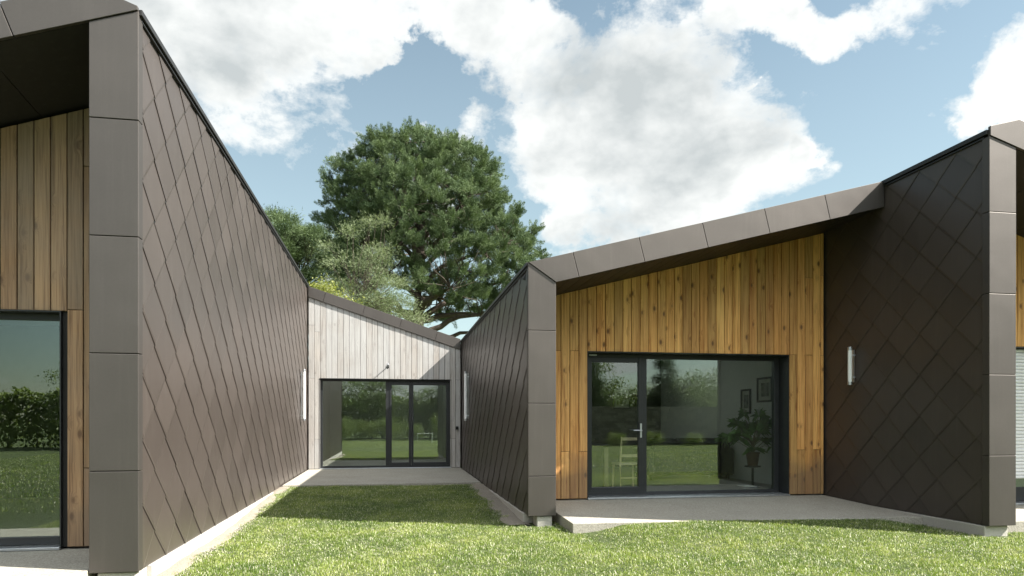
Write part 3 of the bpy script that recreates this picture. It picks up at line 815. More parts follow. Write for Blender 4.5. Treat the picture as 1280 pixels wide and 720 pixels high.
# ================================================================== wall lights
def lamp(label, x, y, z0, z1, nx, group=None):
    w = thing('wall_light', label, 'wall lamp', (x, y, z0), group)
    cx = x+nx*.075
    mb = MB(); mb.tube([(cx, y, z0+.05), (cx, y, z1-.05)], [.031]*2, 20, cap=True)
    m, nt, b = newmat('opal_tube'); b.inputs['Base Color'].default_value = (.86,.88,.88,1); b.inputs['Roughness'].default_value = .25
    v = coords(nt); f = noise_n(nt, v, 3); nt.links.new(ramp(nt, f, [(.3, (.82,.84,.84)), (.7, (.9,.91,.91))]), b.inputs['Base Color'])
    mb.build('tube', m, w, smooth=False)
    for a, b_ in ((z0, z0+.05), (z1-.05, z1)):
        c = MB(); c.tube([(cx, y, a), (cx, y, b_)], [.034]*2, 20); c.build('end_cap', M['alu'], w, bevel=.003)
    for z in (z0+.12, z1-.12):
        c = MB(); xs = sorted((x-nx*.01, cx-nx*.025)); c.box(xs[0], xs[1], y-.012, y+.012, z-.012, z+.012); c.build('bracket', M['alu'], w)
    c = MB(); xs = sorted((x+nx*.012, x+nx*.026)); c.box(xs[0], xs[1], y-.02, y+.02, z0+.04, z1-.04); c.build('back_plate', M['alu'], w)
lamp('long white tube lamp on the sunlit tiled wall left of the courtyard door', XA, 16.05, 1.17, 2.33, 1, 'tube lamps on the tiled walls')
lamp('long white tube lamp on the shaded tiled wall right of the courtyard door', XC, 15.60, 1.17, 2.30, -1, 'tube lamps on the tiled walls')
lamp('short white tube lamp on the dark tiled wall beside the terrace', XD, 9.23, 1.70, 2.27, -1, 'tube lamps on the tiled walls')

# little spot on the link front
s = thing('spotlight', 'small dark spotlight on an arm above the courtyard door', 'spotlight', (-.10, FL, 2.5))
mb = MB(); mb.tube([(-.10, FL-.001, 2.52), (-.10, FL-.20, 2.56)], [.012, .012], 10); mb.build('arm', M['frame'], s, smooth=True)
mb = MB(); mb.tube([(-.10, FL-.17, 2.57), (-.10, FL-.30, 2.51)], [.03, .036], 14); mb.build('lamp_head', M['alu'], s)
mb = MB(); mb.box(-.13, -.07, FL-.012, FL-.0005, 2.49, 2.55); mb.build('back_plate', M['frame'], s, bevel=.003)
o = thing('socket_box', 'small black outdoor socket on the grey planks beside the courtyard door', 'socket', (1.62, FL, .98))
mb = MB(); mb.box(1.585, 1.655, FL-.05, FL-.0005, .95, 1.03); mb.build('housing', M['frame'], o, bevel=.006)
mb = MB(); mb.box(1.592, 1.648, FL-.062, FL-.0505, .96, 1.02); mb.build('flap', simple('black_flap', (.01,.01,.01), .3), o, bevel=.003)

# ================================================================== interior things
def sofa():
    w = thing('sofa', 'black leather sofa with its back to the terrace window', 'sofa', (5.9, 13.2, 0))
    lea = simple('black_leather', (.016,.015,.015), .38, bmp=.2, sc=30)
    m = MB(); m.box(5.0, 6.72, 12.75, 13.6, .08, .42); m.build('base', lea, w, bevel=.04, seg=3)
    m = MB(); m.box(5.02, 6.70, 12.72, 12.95, .10, .74); m.build('backrest', lea, w, bevel=.06, seg=4)
    for x0 in (5.02, 5.59, 6.15):
        m = MB(); m.box(x0, x0+.55, 12.78, 13.05, .42, .82); m.build('back_cushion', lea, w, bevel=.07, seg=4)
    for x0 in (4.92, 6.60):
        m = MB(); m.box(x0, x0+.18, 12.72, 13.6, .08, .62); m.build('armrest', lea, w, bevel=.05, seg=4)
    for x in (5.0, 6.65):
        for y in (12.8, 13.5):
            m = MB(); m.box(x, x+.05, y, y+.05, .003, .09); m.build('leg', lea, w)
sofa()
def picture(label, c, wd, ht, nx=False, name='framed_picture'):
    w = thing(name, label, 'picture', c)
    x, y, z = c; fw = .035
    fr = simple('black_picture_frame', (.02,.017,.015), .4); mt = simple('mount_board', (.50,.49,.45), .9)
    art = simple('grey_print', (.16,.16,.15), .8, var=.8, sc=9)
    def b(mb, u0, u1, v0, v1, d0, d1):
        if nx: mb.box(x-d1, x-d0, y+u0, y+u1, z+v0, z+v1)
        else: mb.box(x+u0, x+u1, y-d1, y-d0, z+v0, z+v1)
    a, h = wd/2, ht/2
    m = MB(); b(m, -a, -a+fw, -h, h, .002, .03); b(m, a-fw, a, -h, h, .002, .03); b(m, -a+fw, a-fw, h-fw, h, .002, .03); b(m, -a+fw, a-fw, -h, -h+fw, .002, .03); m.build('frame', fr, w)
    m = MB(); b(m, -a+fw, a-fw, -h+fw, h-fw, .004, .010); m.build('mount', mt, w)
    m = MB(); b(m, -a*.5, a*.5, -h*.55, h*.55, .010, .013); m.build('print', art, w)
picture('black framed print hanging on the dark wall behind the terrace door', (5.74, 16.6, 1.74), .46, .54)
picture('tall black framed print hanging left above the palm', (6.80, 12.3, 1.54), .36, .48, True)
picture('larger black framed print hanging right above the palm', (6.80, 11.62, 1.74), .52, .46, True)
def palm():
    px, py = 6.28, 11.15
    w = thing('potted_palm', 'fan palm in a brown pot behind the terrace window', 'plant', (px, py, 0))
    m = MB(); m.lathe([(.0,.003),(.13,.003),(.13,.02),(.02,.03),(.02,.33),(.14,.35),(.14,.37),(0,.37)], (px,py,0), 20); m.build('plant_stand', M['frame'], w)
    m = MB(); m.lathe([(0,.372),(.085,.372),(.115,.58),(.125,.58),(.125,.61),(.11,.61),(.10,.57),(0,.57)], (px,py,0), 24)
    m.build('pot', simple('brown_clay_pot', (.10,.055,.035), .6), w, smooth=False)
    st = MB(); lf = MB(); r = random.Random(4)
    for i in range(26):
        az = i*2.399+r.uniform(-.2,.2); el = r.uniform(.15, 1.35); L = r.uniform(.32, .62)
        c = Vector((px, py, .60+r.uniform(0,.18))); d = Vector((math.cos(az)*math.cos(el), math.sin(az)*math.cos(el), math.sin(el)))
        e = c+d*L+Vector((0,0,-.05)); mid = (c+e)/2+Vector((0,0,.06))
        if e.x > 6.62: e.x = 6.62
        st.tube([c, mid, e], [.007, .005, .004], 6)
        side = d.cross(Vector((0,0,1))).normalized(); up = side.cross(d)
        for k in range(17):
            a = (k-8)/8*1.75; dd = (d*math.cos(a)+side*math.sin(a)).normalized(); ll = r.uniform(.20,.30)*(1-.2*abs(a)/1.75)
            n = dd.cross(up).normalized()*.0075; t = e+dd*ll+Vector((0,0,-.10*r.uniform(.5,1.4)))
            m1 = e+dd*ll*.55
            lf.add([e, m1-n, t, m1+n], [(0,1,2),(0,2,3)])
    for k in range(5):
        a = k*1.3; st.tube([(px+.03*math.cos(a), py+.03*math.sin(a), .57), (px+.02*math.cos(a+1), py+.02*math.sin(a+1), .80)], [.012,.009], 7)
    st.build('stem', simple('palm_stem', (.12,.10,.05), .7), w)
    lf.build('foliage', leafmat('palm_leaf', (.05,.11,.03), (.15,.26,.09), .4, .3), w)
palm()
def chair():
    x, y = 3.83, 10.80; w = thing('chair', 'pale wooden chair seen through the terrace door', 'chair', (x, y, 0))
    wd = simple('pale_beech', (.62,.50,.34), .5, var=.08, sc=20)
    for sx in (-1, 1):
        m = MB(); m.tube([(x+sx*.17, y-.18, .003), (x+sx*.17, y-.16, .46), (x+sx*.165, y-.21, .90)], [.017,.019,.014], 8); m.build('leg', wd, w)
        m = MB(); m.tube([(x+sx*.18, y+.20, .003), (x+sx*.17, y+.18, .44)], [.016,.019], 8); m.build('leg', wd, w)
    m = MB(); m.box(x-.20, x+.20, y-.18, y+.22, .44, .47); m.build('seat', wd, w, bevel=.012)
    for z in (.60, .87):
        m = MB(); m.box(x-.165, x+.165, y-.222, y-.200, z-.028, z+.022); m.build('back_rail', wd, w, bevel=.006)
    m = MB(); m.box(x-.16, x+.16, y-.185, y-.165, .22, .245); m.build('stretcher', wd, w)
chair()
def table():
    w = thing('dining_table', 'pale wooden table left of the chair behind the terrace door', 'table', (3.0, 12.1, 0))
    wd = simple('pale_oak', (.50,.40,.27), .5, var=.1, sc=20); dk = simple('dark_table_top', (.05,.035,.028), .35)
    m = MB(); m.box(2.4, 3.75, 11.3, 12.8, .71, .745); m.build('table_top', dk, w, bevel=.005)
    for x in (2.45, 3.62):
        for y in (11.36, 12.66):
            m = MB(); m.box(x, x+.075, y, y+.075, .003, .71); m.build('leg', wd, w, bevel=.004)
table()
# magazines on the floor by the palm
mg = thing('magazine_pile', 'small pile of magazines on the floor by the palm', 'magazines', (6.05, 10.9, 0))
for k in range(4):
    m = MB(); dx = .012*math.sin(k*2.1); m.box(5.93+dx, 6.15+dx, 10.78-dx, 11.06-dx, .004+k*.011, .0135+k*.011)
    m.build('magazine', simple('magazine_cover', [(.5,.5,.48),(.12,.14,.2),(.45,.40,.33),(.6,.6,.6)][k], .4), mg)

# white garden table opposite the house, mirrored in the rear glass
gt = thing('garden_table', 'white metal garden table on the lawn mirrored in the courtyard door', 'table', (2.35, -15, gz(2.35,-15)))
z0 = gz(2.35, -15); wm = simple('white_enamel', (.8,.8,.8), .35, var=.03)
m = MB(); m.box(1.8, 2.95, -15.35, -14.65, z0+.70, z0+.73)
m.build('table_top', wm, gt, bevel=.005)
for sx in (1.86, 2.89):
    for sy in (-15.3, -14.7):
        m = MB(); m.tube([(sx, sy, z0), (sx, sy, z0+.70)], [.018]*2, 8); m.build('leg', wm, gt)
for sx in (1.86, 2.89):
    m = MB()
    for k in range(5): yy = -15.2+k*.1; m.tube([(sx, yy, z0+.12), (sx, yy+.05*(-1)**k, z0+.68)], [.008]*2, 6)
    m.tube([(sx, -15.3, z0+.12), (sx, -14.7, z0+.12)], [.009]*2, 6); m.build('side_rail', wm, gt)

# ================================================================== trees
def tufts(centres, dirs, needle, width, nn, spread, shoot, rs):
    """needle shoots: for each centre a brush of nn thin triangles; returns V,F"""
    n = len(centres)
    C = np.repeat(centres, nn, 0); D = np.repeat(dirs, nn, 0)
    rd = rs.normal(size=(n*nn, 3)); rd -= (rd*D).sum(1)[:, None]*D; rd /= np.linalg.norm(rd, axis=1)[:, None]+1e-9
    t = rs.random(n*nn)
    base = C+D*(t*shoot)[:, None]
    ang = spread*rs.uniform(.5, 1.15, n*nn)*(1-.45*t)
    nd = D*np.cos(ang)[:, None]+rd*np.sin(ang)[:, None]
    L = needle*rs.uniform(.7, 1.2, n*nn)
    sd = np.cross(nd, rs.normal(size=(n*nn, 3))); sd /= np.linalg.norm(sd, axis=1)[:, None]+1e-9
    V = np.zeros((n*nn, 3, 3)); V[:, 0] = base+sd*width; V[:, 1] = base-sd*width; V[:, 2] = base+nd*L[:, None]
    V[:, 0] += nd*(L*.15)[:, None]
    F = np.arange(n*nn*3).reshape(-1, 3)
    return V.reshape(-1, 3), F
def leaves(centres, size, rs, up=.5, asp=.5):
    n = len(centres); a = rs.normal(size=(n, 3)); a /= np.linalg.norm(a, axis=1)[:, None]
    nrm = rs.normal(size=(n, 3)); nrm[:, 2] = np.abs(nrm[:, 2])+up; b = np.cross(nrm, a); b /= np.linalg.norm(b, axis=1)[:, None]+1e-9
    L = size*rs.uniform(.6, 1.3, n)[:, None]
    V = np.zeros((n, 4, 3)); V[:, 0] = centres-a*L; V[:, 1] = centres-b*L*asp; V[:, 2] = centres+a*L; V[:, 3] = centres+b*L*asp
    return V.reshape(-1, 3), np.arange(n*4).reshape(-1, 4)
def curve_pts(a, b, sag, rs, n=5, wig=.12):
    a = np.array(a, float); b = np.array(b, float); L = np.linalg.norm(b-a); out = []
    o = rs.normal(size=3)*wig*L*.3
    for i in range(n+1):
        t = i/n; p = a+(b-a)*t+np.array([0,0,1.])*sag*L*math.sin(math.pi*t)+o*math.sin(math.pi*t)+rs.normal(size=3)*wig*L*.06*(0 < i < n)
        out.append(p)
    return out

M['pine_bark'] = simple('pine_bark', (.075,.058,.045), .9, var=.45, sc=9, bmp=.8)
M['pine'] = leafmat('pine_needles', (.034,.064,.034), (.17,.225,.11), .75, .10, .12, 1.1, .10)
M['pine_pale'] = leafmat('pale_needles', (.11,.15,.085), (.23,.27,.15), .6, .2, .25, 1.0, .2)
M['olive'] = leafmat('yellow_green_leaves', (.12,.15,.035), (.30,.31,.09), .5, .35, .4, .7)
M['leaf1'] = leafmat('garden_leaves', (.055,.09,.025), (.18,.235,.08), .5, .25, .35, .5)
M['leaf2'] = leafmat('bright_garden_leaves', (.08,.12,.03), (.24,.29,.10), .5, .3, .35, .5)
M['leafd'] = leafmat('conifer_needles', (.025,.05,.02), (.085,.13,.045), .5, .1, .35, .5)

def main_pine():
    rs = np.random.default_rng(5)
    f = 33.; S = f/853.
    # the tree's own x axis is square to the line of sight, so it is 12 m wide and as deep
    c = Vector((math.sin(TH)*f, math.cos(TH)*f, 0)); rt = Vector((math.cos(TH), -math.sin(TH), 0)); fw = Vector((math.sin(TH), math.cos(TH), 0))
    base = c+rt*((524-640)*S)
    def W(u, d, z): p = base+rt*u+fw*d; return np.array([p.x, p.y, z])
    w = thing('pine_tree', 'large round crowned dark green pine behind the low middle wing', 'tree', (base.x, base.y, -.2))
    zp = lambda y: 1.15+(527-y)*S
    prof = [(178,-14,14),(186,-42,38),(196,-64,60),(210,-82,82),(228,-96,98),(246,-106,110),(266,-112,122),(290,-112,136),(312,-110,142),(335,-108,138),(355,-100,130),(378,-90,116),(400,-74,96)]
    zs = np.array([zp(p[0]) for p in prof])[::-1]; Ls = np.array([p[1]*S for p in prof])[::-1]; Rs = np.array([p[2]*S for p in prof])[::-1]
    wood_ = MB()
    tr = [W(0.1,0,-.3), W(.05,0,3), W(-.1,0,6), W(0,.1,8.4), W(.15,0,10.5), W(.05,.1,12.5), W(-.1,0,14.3)]
    wood_.tube(tr, [.42,.36,.31,.26,.19,.12,.05], 12)
    skel = []
    for i in range(len(tr)-1):
        for t in (0,.25,.5,.75): skel.append((tr[i]*(1-t)+tr[i+1]*t, .28*(1-i/7)))
    limbs = []
    for i in range(26):
        z0 = 6.0+i*.29; az = i*2.399+.4
        i_ = np.interp(z0, [p[2] for p in tr], range(len(tr))); k = min(int(i_), len(tr)-2); st = tr[k]+(tr[k+1]-tr[k])*(i_-k)
        ze = min(z0+1.3+.22*i*rs.uniform(.5, 1.2)*.6+(i*.03), 14.4)
        u = math.cos(az); d = math.sin(az)
        R = np.interp(ze, zs, np.where(u > 0, Rs, -Ls))*.80*rs.uniform(.85, 1.0)
        if i < 4: ze = z0+rs.uniform(.3,.8)
        e = W(u*R, d*R*.95, ze)
        pts = curve_pts(st, e, .10 if i > 5 else .06, rs, 7, .22)
        r0 = .15*(1-i/34); wood_.tube(pts, [r0*(1-.8*j/7)+.015 for j in range(8)], 8)
        for j, p in enumerate(pts[2:]): skel.append((p, r0*(1-.8*(j+2)/7)))
    # two strong low limbs reaching right, seen below the crown
    for e, st in (((4.3,-.6,6.4), 5.3), ((3.2,.9,5.6), 5.0), ((2.0,-1.2,8.2), 6.2), ((-3.0,-.4,7.6), 5.6), ((4.8,.4,8.0), 6.0)):
        pts = curve_pts(W(0,0,st), W(*e), .13, rs, 8, .3); wood_.tube(pts, [.15*(1-.8*j/8)+.015 for j in range(9)], 8)
        for j, p in enumerate(pts[2:]): skel.append((p, .08*(1-.6*j/7)))
    SK = np.array([p for p, _ in skel]); SR = [r for _, r in skel]
    # clumps
    clumps = []
    tries = 0
    while len(clumps) < 760 and tries < 90000:
        tries += 1
        z = rs.uniform(zs[0]+.3, zs[-1]-.15); az = rs.uniform(0, 2*math.pi); u = math.cos(az); d = math.sin(az)
        R = np.interp(z, zs, Rs if u > 0 else -Ls)
        q = rs.random()**.30
        # fewer clumps low down and inside
        low = (z-zs[0])/(zs[-1]-zs[0])
        if low < .36 and (q < .58 or rs.random() > (.50 if u > .1 else .20)+low*1.5): continue
        if low < .20 and u < -.2 and rs.random() < .6: continue
        if low < .45 and q < .45: continue
        q *= .97+.16*math.sin(az*5.0+z*1.9)*math.sin(z*2.7+az*2)
        p = W(u*R*q, d*R*q*.95, z)
        if any(np.sum((p-c_)**2) < .24 for c_ in clumps): continue
        clumps.append(p)
    for (u, d, z) in [(5.45,0,10.3),(5.2,.3,9.9),(-4.3,-.3,12.5),(-4.5,.2,11.6),(2.9,-.2,13.6),(-1.9,0,14.4),(.1,0,14.9),(1.4,.3,14.5),(3.6,.0,12.9)]: clumps.append(W(u, d, z))
    ctr = W(.3, 0, 8.5)
    TC = []; TD = []
    for p in clumps:
        k = np.argmin(((SK-p)**2).sum(1)+.35*np.maximum(0, SK[:, 2]-p[2])**2)
        if np.linalg.norm(SK[k]-p) > .2:
            pts = curve_pts(SK[k], p, -.04, rs, 4, .25); r0 = min(SR[k]*.6, .05)+.008
            wood_.tube(pts, [r0, r0*.8, r0*.65, r0*.5, r0*.35], 5, cap=False)
        out = p-ctr; out[2] *= .6; out /= np.linalg.norm(out)+1e-6
        # a rosette of dense bottle-brush shoots fanning up and out from the twig end
        a0 = out*.55+np.array([0,0,.8]); a0 /= np.linalg.norm(a0); k_ = rs.integers(7, 11); sp_ = rs.uniform(.70, 1.10)
        for g_ in range(k_):
            ax = a0+rs.normal(size=3)*.52; ax /= np.linalg.norm(ax)
            Lc = rs.uniform(.42, .74)*sp_; Rc = rs.uniform(.075, .115)*sp_; m = int(rs.integers(150, 210))
            tt = rs.random(m); rr = Rc*np.sqrt(np.clip(1.0-tt**2.2, .02, 1))*rs.random(m)**.4
            q1 = rs.normal(size=(m, 3)); q1 -= (q1@ax)[:, None]*ax; q1 /= np.linalg.norm(q1, axis=1)[:, None]
            q = p+ax*((tt*Lc)[:, None]+.10*sp_)+q1*rr[:, None]
            dd = ax*(.7+.7*tt)[:, None]+q1*.65+rs.normal(size=(m, 3))*.10; dd /= np.linalg.norm(dd, axis=1)[:, None]
            TC.append(q); TD.append(dd)
    TC = np.concatenate(TC); TD = np.concatenate(TD)
    V, F = tufts(TC, TD, .095, .0095, 1, .50, .04, rs)
    mesh_np('crown', V, F, M['pine'], w)
    wood_.build('trunk', M['pine_bark'], w, smooth=True)
    print('pine tufts', len(TC))
main_pine()

def generic_tree(name, label, cat, x, y, h, blobs, mat, ncl, leafsize, per, seed, trunk_r=.16, group=None, style='leaf', z0=None, clump=.45):
    """blobs: list of (u, v, z, rx, rz) ellipsoids of the crown in metres relative to the trunk"""
    rs = np.random.default_rng(seed); zb = gz(x, y) if z0 is None else z0
    w = thing(name, label, cat, (x, y, zb), group)
    wd = MB(); lean = rs.normal(size=2)*.03*h
    tr = [np.array([x+lean[0]*t, y+lean[1]*t, zb-.1+h*.86*t]) for t in (0,.25,.5,.75,1)]
    wd.tube(tr, [trunk_r, trunk_r*.8, trunk_r*.6, trunk_r*.35, trunk_r*.12], 9)
    SK = np.array([tr[i]*(1-t)+tr[i+1]*t for i in range(1, 4) for t in (0,.33,.66)])
    C = []; B = np.array(blobs, float); vol = B[:, 3]**2*B[:, 4]; vol /= vol.sum()
    P = []; D = []
    for _ in range(ncl):
        b = B[rs.choice(len(B), p=vol)]; d = rs.normal(size=3); d /= np.linalg.norm(d); q = rs.random()**.4
        p = np.array([x+b[0]+d[0]*b[3]*q, y+b[1]+d[1]*b[3]*q, zb+b[2]+d[2]*b[4]*q])
        k = np.argmin(((SK-p)**2).sum(1)+.5*np.maximum(0, SK[:, 2]-p[2]+.3)**2)
        pts = curve_pts(SK[k], p, .05, rs, 4, .25); r0 = trunk_r*.22
        wd.tube(pts, [r0, r0*.7, r0*.5, r0*.35, r0*.2], 5, cap=False)
        n = int(per*(7 if style == 'tuft' else 1)*rs.uniform(.6, 1.4)); Q = p+rs.normal(size=(n, 3))*np.array([clump, clump, clump*.6])*.6
        P.append(Q); dd = (Q-p)+np.array([d[0], d[1], .6])*.4+rs.normal(size=(n, 3))*.15; D.append(dd/np.linalg.norm(dd, axis=1)[:, None])
    P = np.concatenate(P); D = np.concatenate(D)
    if style == 'leaf': V, F = leaves(P, leafsize, rs)
    else: V, F = tufts(P, D, leafsize, leafsize*.075, 2, .9, leafsize*.5, rs)
    mesh_np('crown', V, F, mat, w)
    wd.build('trunk', M['pine_bark'], w, smooth=True)
    return w
def at(px, f):
    r = (px-640)/853.; return (f*(math.sin(TH)+r*math.cos(TH)), f*(math.cos(TH)-r*math.sin(TH)))
def zpx(y, f): return 1.15+(527-y)*f/853.
# smaller pine left of the big one
x, y = at(366, 38.)
generic_tree('pine_tree', 'smaller dark pine with flat spreading top, left of the large pine', 'tree', x, y, 11.2,
             [(-.6,0,zpx(290,38),2.5,.9), (1.2,0,zpx(300,38),2.3,.8), (-.2,0,zpx(318,38),2.6,.8), (1.8,-.3,zpx(335,38),1.6,.7), (2.7,.3,zpx(350,38),1.2,.6)], M['pine'], 120, .17, 58, 21, .22, style='tuft')
# pale feathery cedar in front of the big pine
x, y = at(452, 27.)
generic_tree('cedar_tree', 'pale grey green feathery conifer in front of the large pine', 'tree', x, y, 7.2,
             [(-.3,0,zpx(285,27),.8,.16), (.55,.2,zpx(270,27),.6,.14), (-.75,.1,zpx(302,27),.7,.15), (.6,0,zpx(308,27),.95,.16), (.0,-.3,zpx(328,27),1.3,.17), (1.0,.1,zpx(346,27),1.0,.16), (-.8,0,zpx(352,27),1.1,.2), (.5,0,zpx(372,27),1.5,.22), (1.6,.1,zpx(390,27),1.1,.2), (-.6,.2,zpx(382,27),1.2,.2)], M['pine_pale'], 150, .11, 17, 31, .10, style='tuft', clump=.36)
x, y = at(402, 23.)
generic_tree('birch_tree', 'light yellow green leafy tree just above the left end of the middle roof', 'tree', x, y, 5.8,
             [(-.2,0,zpx(372,23),.75,.55), (.5,0,zpx(382,23),.7,.35), (.1,0,zpx(358,23),.45,.4), (1.4,0,zpx(398,23),.9,.3)], M['olive'], 75, .042, 110, 41, .06, clump=.36)
x, y = at(560, 44.)
generic_tree('oak_tree', 'far green tree glimpsed under the limbs of the large pine', 'tree', x, y, 7.5,
             [(-3,0,5.6,2.4,1.2), (0,0,5.2,2.4,1.1), (2.2,0,4.6,1.8,.9)], M['leaf1'], 70, .10, 120, 43, .2, clump=.8)

# ---- garden opposite the house (seen in the window reflections)
rt = random.Random(9)
protos = {}
spots = []
for i in range(24):
    X = -17+i*2.1+rt.uniform(-.8,.8); spots.append((X, -27.5+rt.uniform(-2.2, 2.0), rt.uniform(.85, 1.25)))
leafp = generic_tree('garden_tree', 'leafy green tree in the garden row mirrored in the windows', 'tree', spots[0][0], spots[0][1], 5.0,
             [(0,0,3.4,1.9,1.5), (.9,.3,2.4,1.5,1.2), (-.9,-.3,2.2,1.6,1.3), (0,.4,1.3,1.9,1.0)], M['leaf1'], 120, .07, 90, 51, .13, group='trees at the far end of the garden', clump=.6)
def copy_tree(o, loc, rz, sc):
    c = o.copy(); COL.objects.link(c); c.location = loc; c.rotation_euler = (0, 0, rz); c.scale = (sc, sc, sc)
    for ch in list(o.children):
        d = ch.copy(); COL.objects.link(d); d.parent = c; d.matrix_parent_inverse = ch.matrix_parent_inverse.copy()
    return c
for X, Y, s in spots[1:]: copy_tree(leafp, (X, Y, gz(X, Y)), rt.uniform(0, 6.28), s)
con = generic_tree('conifer_tree', 'pointed dark conifer rising from the garden row mirrored in the windows', 'tree', 13.2, -24.5, 6.6,
             [(0,0,.9,1.5,.8), (0,0,2.0,1.3,.8), (0,0,3.1,1.0,.8), (0,0,4.2,.7,.8), (0,0,5.2,.4,.8), (0,0,5.9,.15,.6)], M['leafd'], 120, .16, 50, 52, .12, group='conifers in the garden row', style='tuft')
for X, Y, s in ((9.2, -25.2, .95), (19.0, -25.5, 1.05), (-5.5, -26.5, .8), (4.6, -27, .85)): copy_tree(con, (X, Y, gz(X, Y)), rt.uniform(0, 6.28), s)
# bright shrubs along the stone wall
sh = generic_tree('garden_shrub', 'bright leafy shrub across the lawn mirrored in the windows', 'shrub', -9, -22.5, 2.2,
             [(0,0,1.1,1.1,.8), (.6,.2,.7,.9,.6), (-.6,0,.7,.9,.6)], M['leaf2'], 60, .05, 90, 53, .06, group='shrubs on the far side of the lawn', clump=.45)
for i in range(7):
    X = -6.3+i*2.1+rt.uniform(-.4,.4); copy_tree(sh, (X, -22.3+rt.uniform(-.8,.8), gz(X,-22)), rt.uniform(0,6.28), rt.uniform(.7,1.2))
for i in range(5):
    X = 11.5+i*2.6; copy_tree(sh, (X, -21.2+rt.uniform(-.3,.3), gz(X,-21)), rt.uniform(0,6.28), rt.uniform(.35,.6))
def hedge():
    rs = np.random.default_rng(77); n = 42000
    X = rs.uniform(-26, 44, n); top = 3.0+.9*vnoise(X, X*0, .35, 8)+.5*vnoise(X, X*0, 1.3, 9); t = rs.random(n)**.7
    Z = -.4+top*t; Y = -31+rs.normal(size=n)*.35+.5*vnoise(X, Z, .9, 10)
    w = thing('hedge', 'long uneven green hedge closing the garden mirrored in the windows', 'hedge', (9, -31, -.4))
    V, F = leaves(np.stack([X, Y, Z], 1), .17, rs); mesh_np('foliage', V, F, M['leaf2'], w)
    m = MB()
    for k in range(47): xx = -25.5+k*1.5; m.tube([(xx, -31, -.45), (xx+.1, -31.05, 1.2), (xx-.05, -31, 2.6)], [.06, .045, .02], 6)
    m.build('stem', M['pine_bark'], w)
hedge()
def stonewall():
    m, nt, b = newmat('rough_garden_stone'); g = N(nt, 'ShaderNodeNewGeometry'); v = coords(nt); f = noise_n(nt, v, 7, 5)
    k = math_n(nt, 'ADD', math_n(nt, 'MULTIPLY', g.outputs['Random Per Island'], .6), math_n(nt, 'MULTIPLY', f, .4))
    nt.links.new(ramp(nt, k, [(.2, (.12,.105,.085)), (.8, (.30,.27,.22))]), b.inputs['Base Color']); b.inputs['Roughness'].default_value = .95
    mb = MB(); r = random.Random(2); z = -.5
    while z < 2.15:
        h = r.uniform(.10,.2); x = 7.2+r.uniform(-.3,0)
        while x < 26:
            l = r.uniform(.18,.5); d = r.uniform(-.03,.03); mb.box(x+.006, x+l-.006, -23.3, -22.9+d, z+.006, z+h-.006); x += l
        z += h
    o = mb.build('stone_wall', m, None); tag(o, 'rough stone garden wall across the lawn, mirrored in the terrace window', 'wall')
stonewall()

# ================================================================== camera
cam = bpy.data.cameras.new('camera'); co = bpy.data.objects.new('camera', cam); COL.objects.link(co)
cam.sensor_width = 36; cam.lens = 24; cam.shift_y = (527-360)/1280.; cam.clip_end = 3000; cam.clip_start = .05
co.location = (0, 0, 1.15); co.rotation_euler = (math.radians(90), 0, -TH)
scene.camera = co

# ================================================================== light
SUN = Vector((1., -.36, .95)).normalized()
el = math.asin(SUN.z); az = math.atan2(SUN.x, SUN.y)
sl = bpy.data.lights.new('sun', 'SUN'); sl.energy = 5.0; sl.angle = math.radians(.53); sl.color = (1., .95, .87)
so = bpy.data.objects.new('sun', sl); COL.objects.link(so); so.rotation_euler = SUN.to_track_quat('Z', 'Y').to_euler()
so.location = (20, -10, 20)

wd = bpy.data.worlds.new('World'); scene.world = wd; wd.use_nodes = True; nt = wd.node_tree; nt.nodes.clear()
out = N(nt, 'ShaderNodeOutputWorld'); bg = N(nt, 'ShaderNodeBackground'); bg.inputs['Strength'].default_value = .060
sky = N(nt, 'ShaderNodeTexSky'); sky.sky_type = 'NISHITA'; sky.sun_disc = False; sky.sun_elevation = el; sky.sun_rotation = az
sky.altitude = 0; sky.air_density = 1.0; sky.dust_density = .6; sky.ozone_density = 1.4
tc = N(nt, 'ShaderNodeTexCoord'); sp = N(nt, 'ShaderNodeSeparateXYZ')
nt.links.new(tc.outputs['Generated'], sp.inputs[0])
X_, Y_, Z_ = sp.outputs
AZ = math_n(nt, 'ARCTAN2', X_, Y_); EL = math_n(nt, 'ARCSINE', Z_); AZ0, EL0 = AZ, EL
wa = N(nt, 'ShaderNodeTexNoise'); wa.inputs['Scale'].default_value = 4.3; wa.inputs['Detail'].default_value = 7; wa.inputs['Roughness'].default_value = .6
nt.links.new(tc.outputs['Generated'], wa.inputs['Vector'])
wsep = N(nt, 'ShaderNodeSeparateColor'); nt.links.new(wa.outputs['Color'], wsep.inputs[0])
AZ = math_n(nt, 'ADD', AZ, math_n(nt, 'MULTIPLY_ADD', wsep.outputs[0], .42, -.21)); EL = math_n(nt, 'ADD', EL, math_n(nt, 'MULTIPLY_ADD', wsep.outputs[1], .34, -.17))
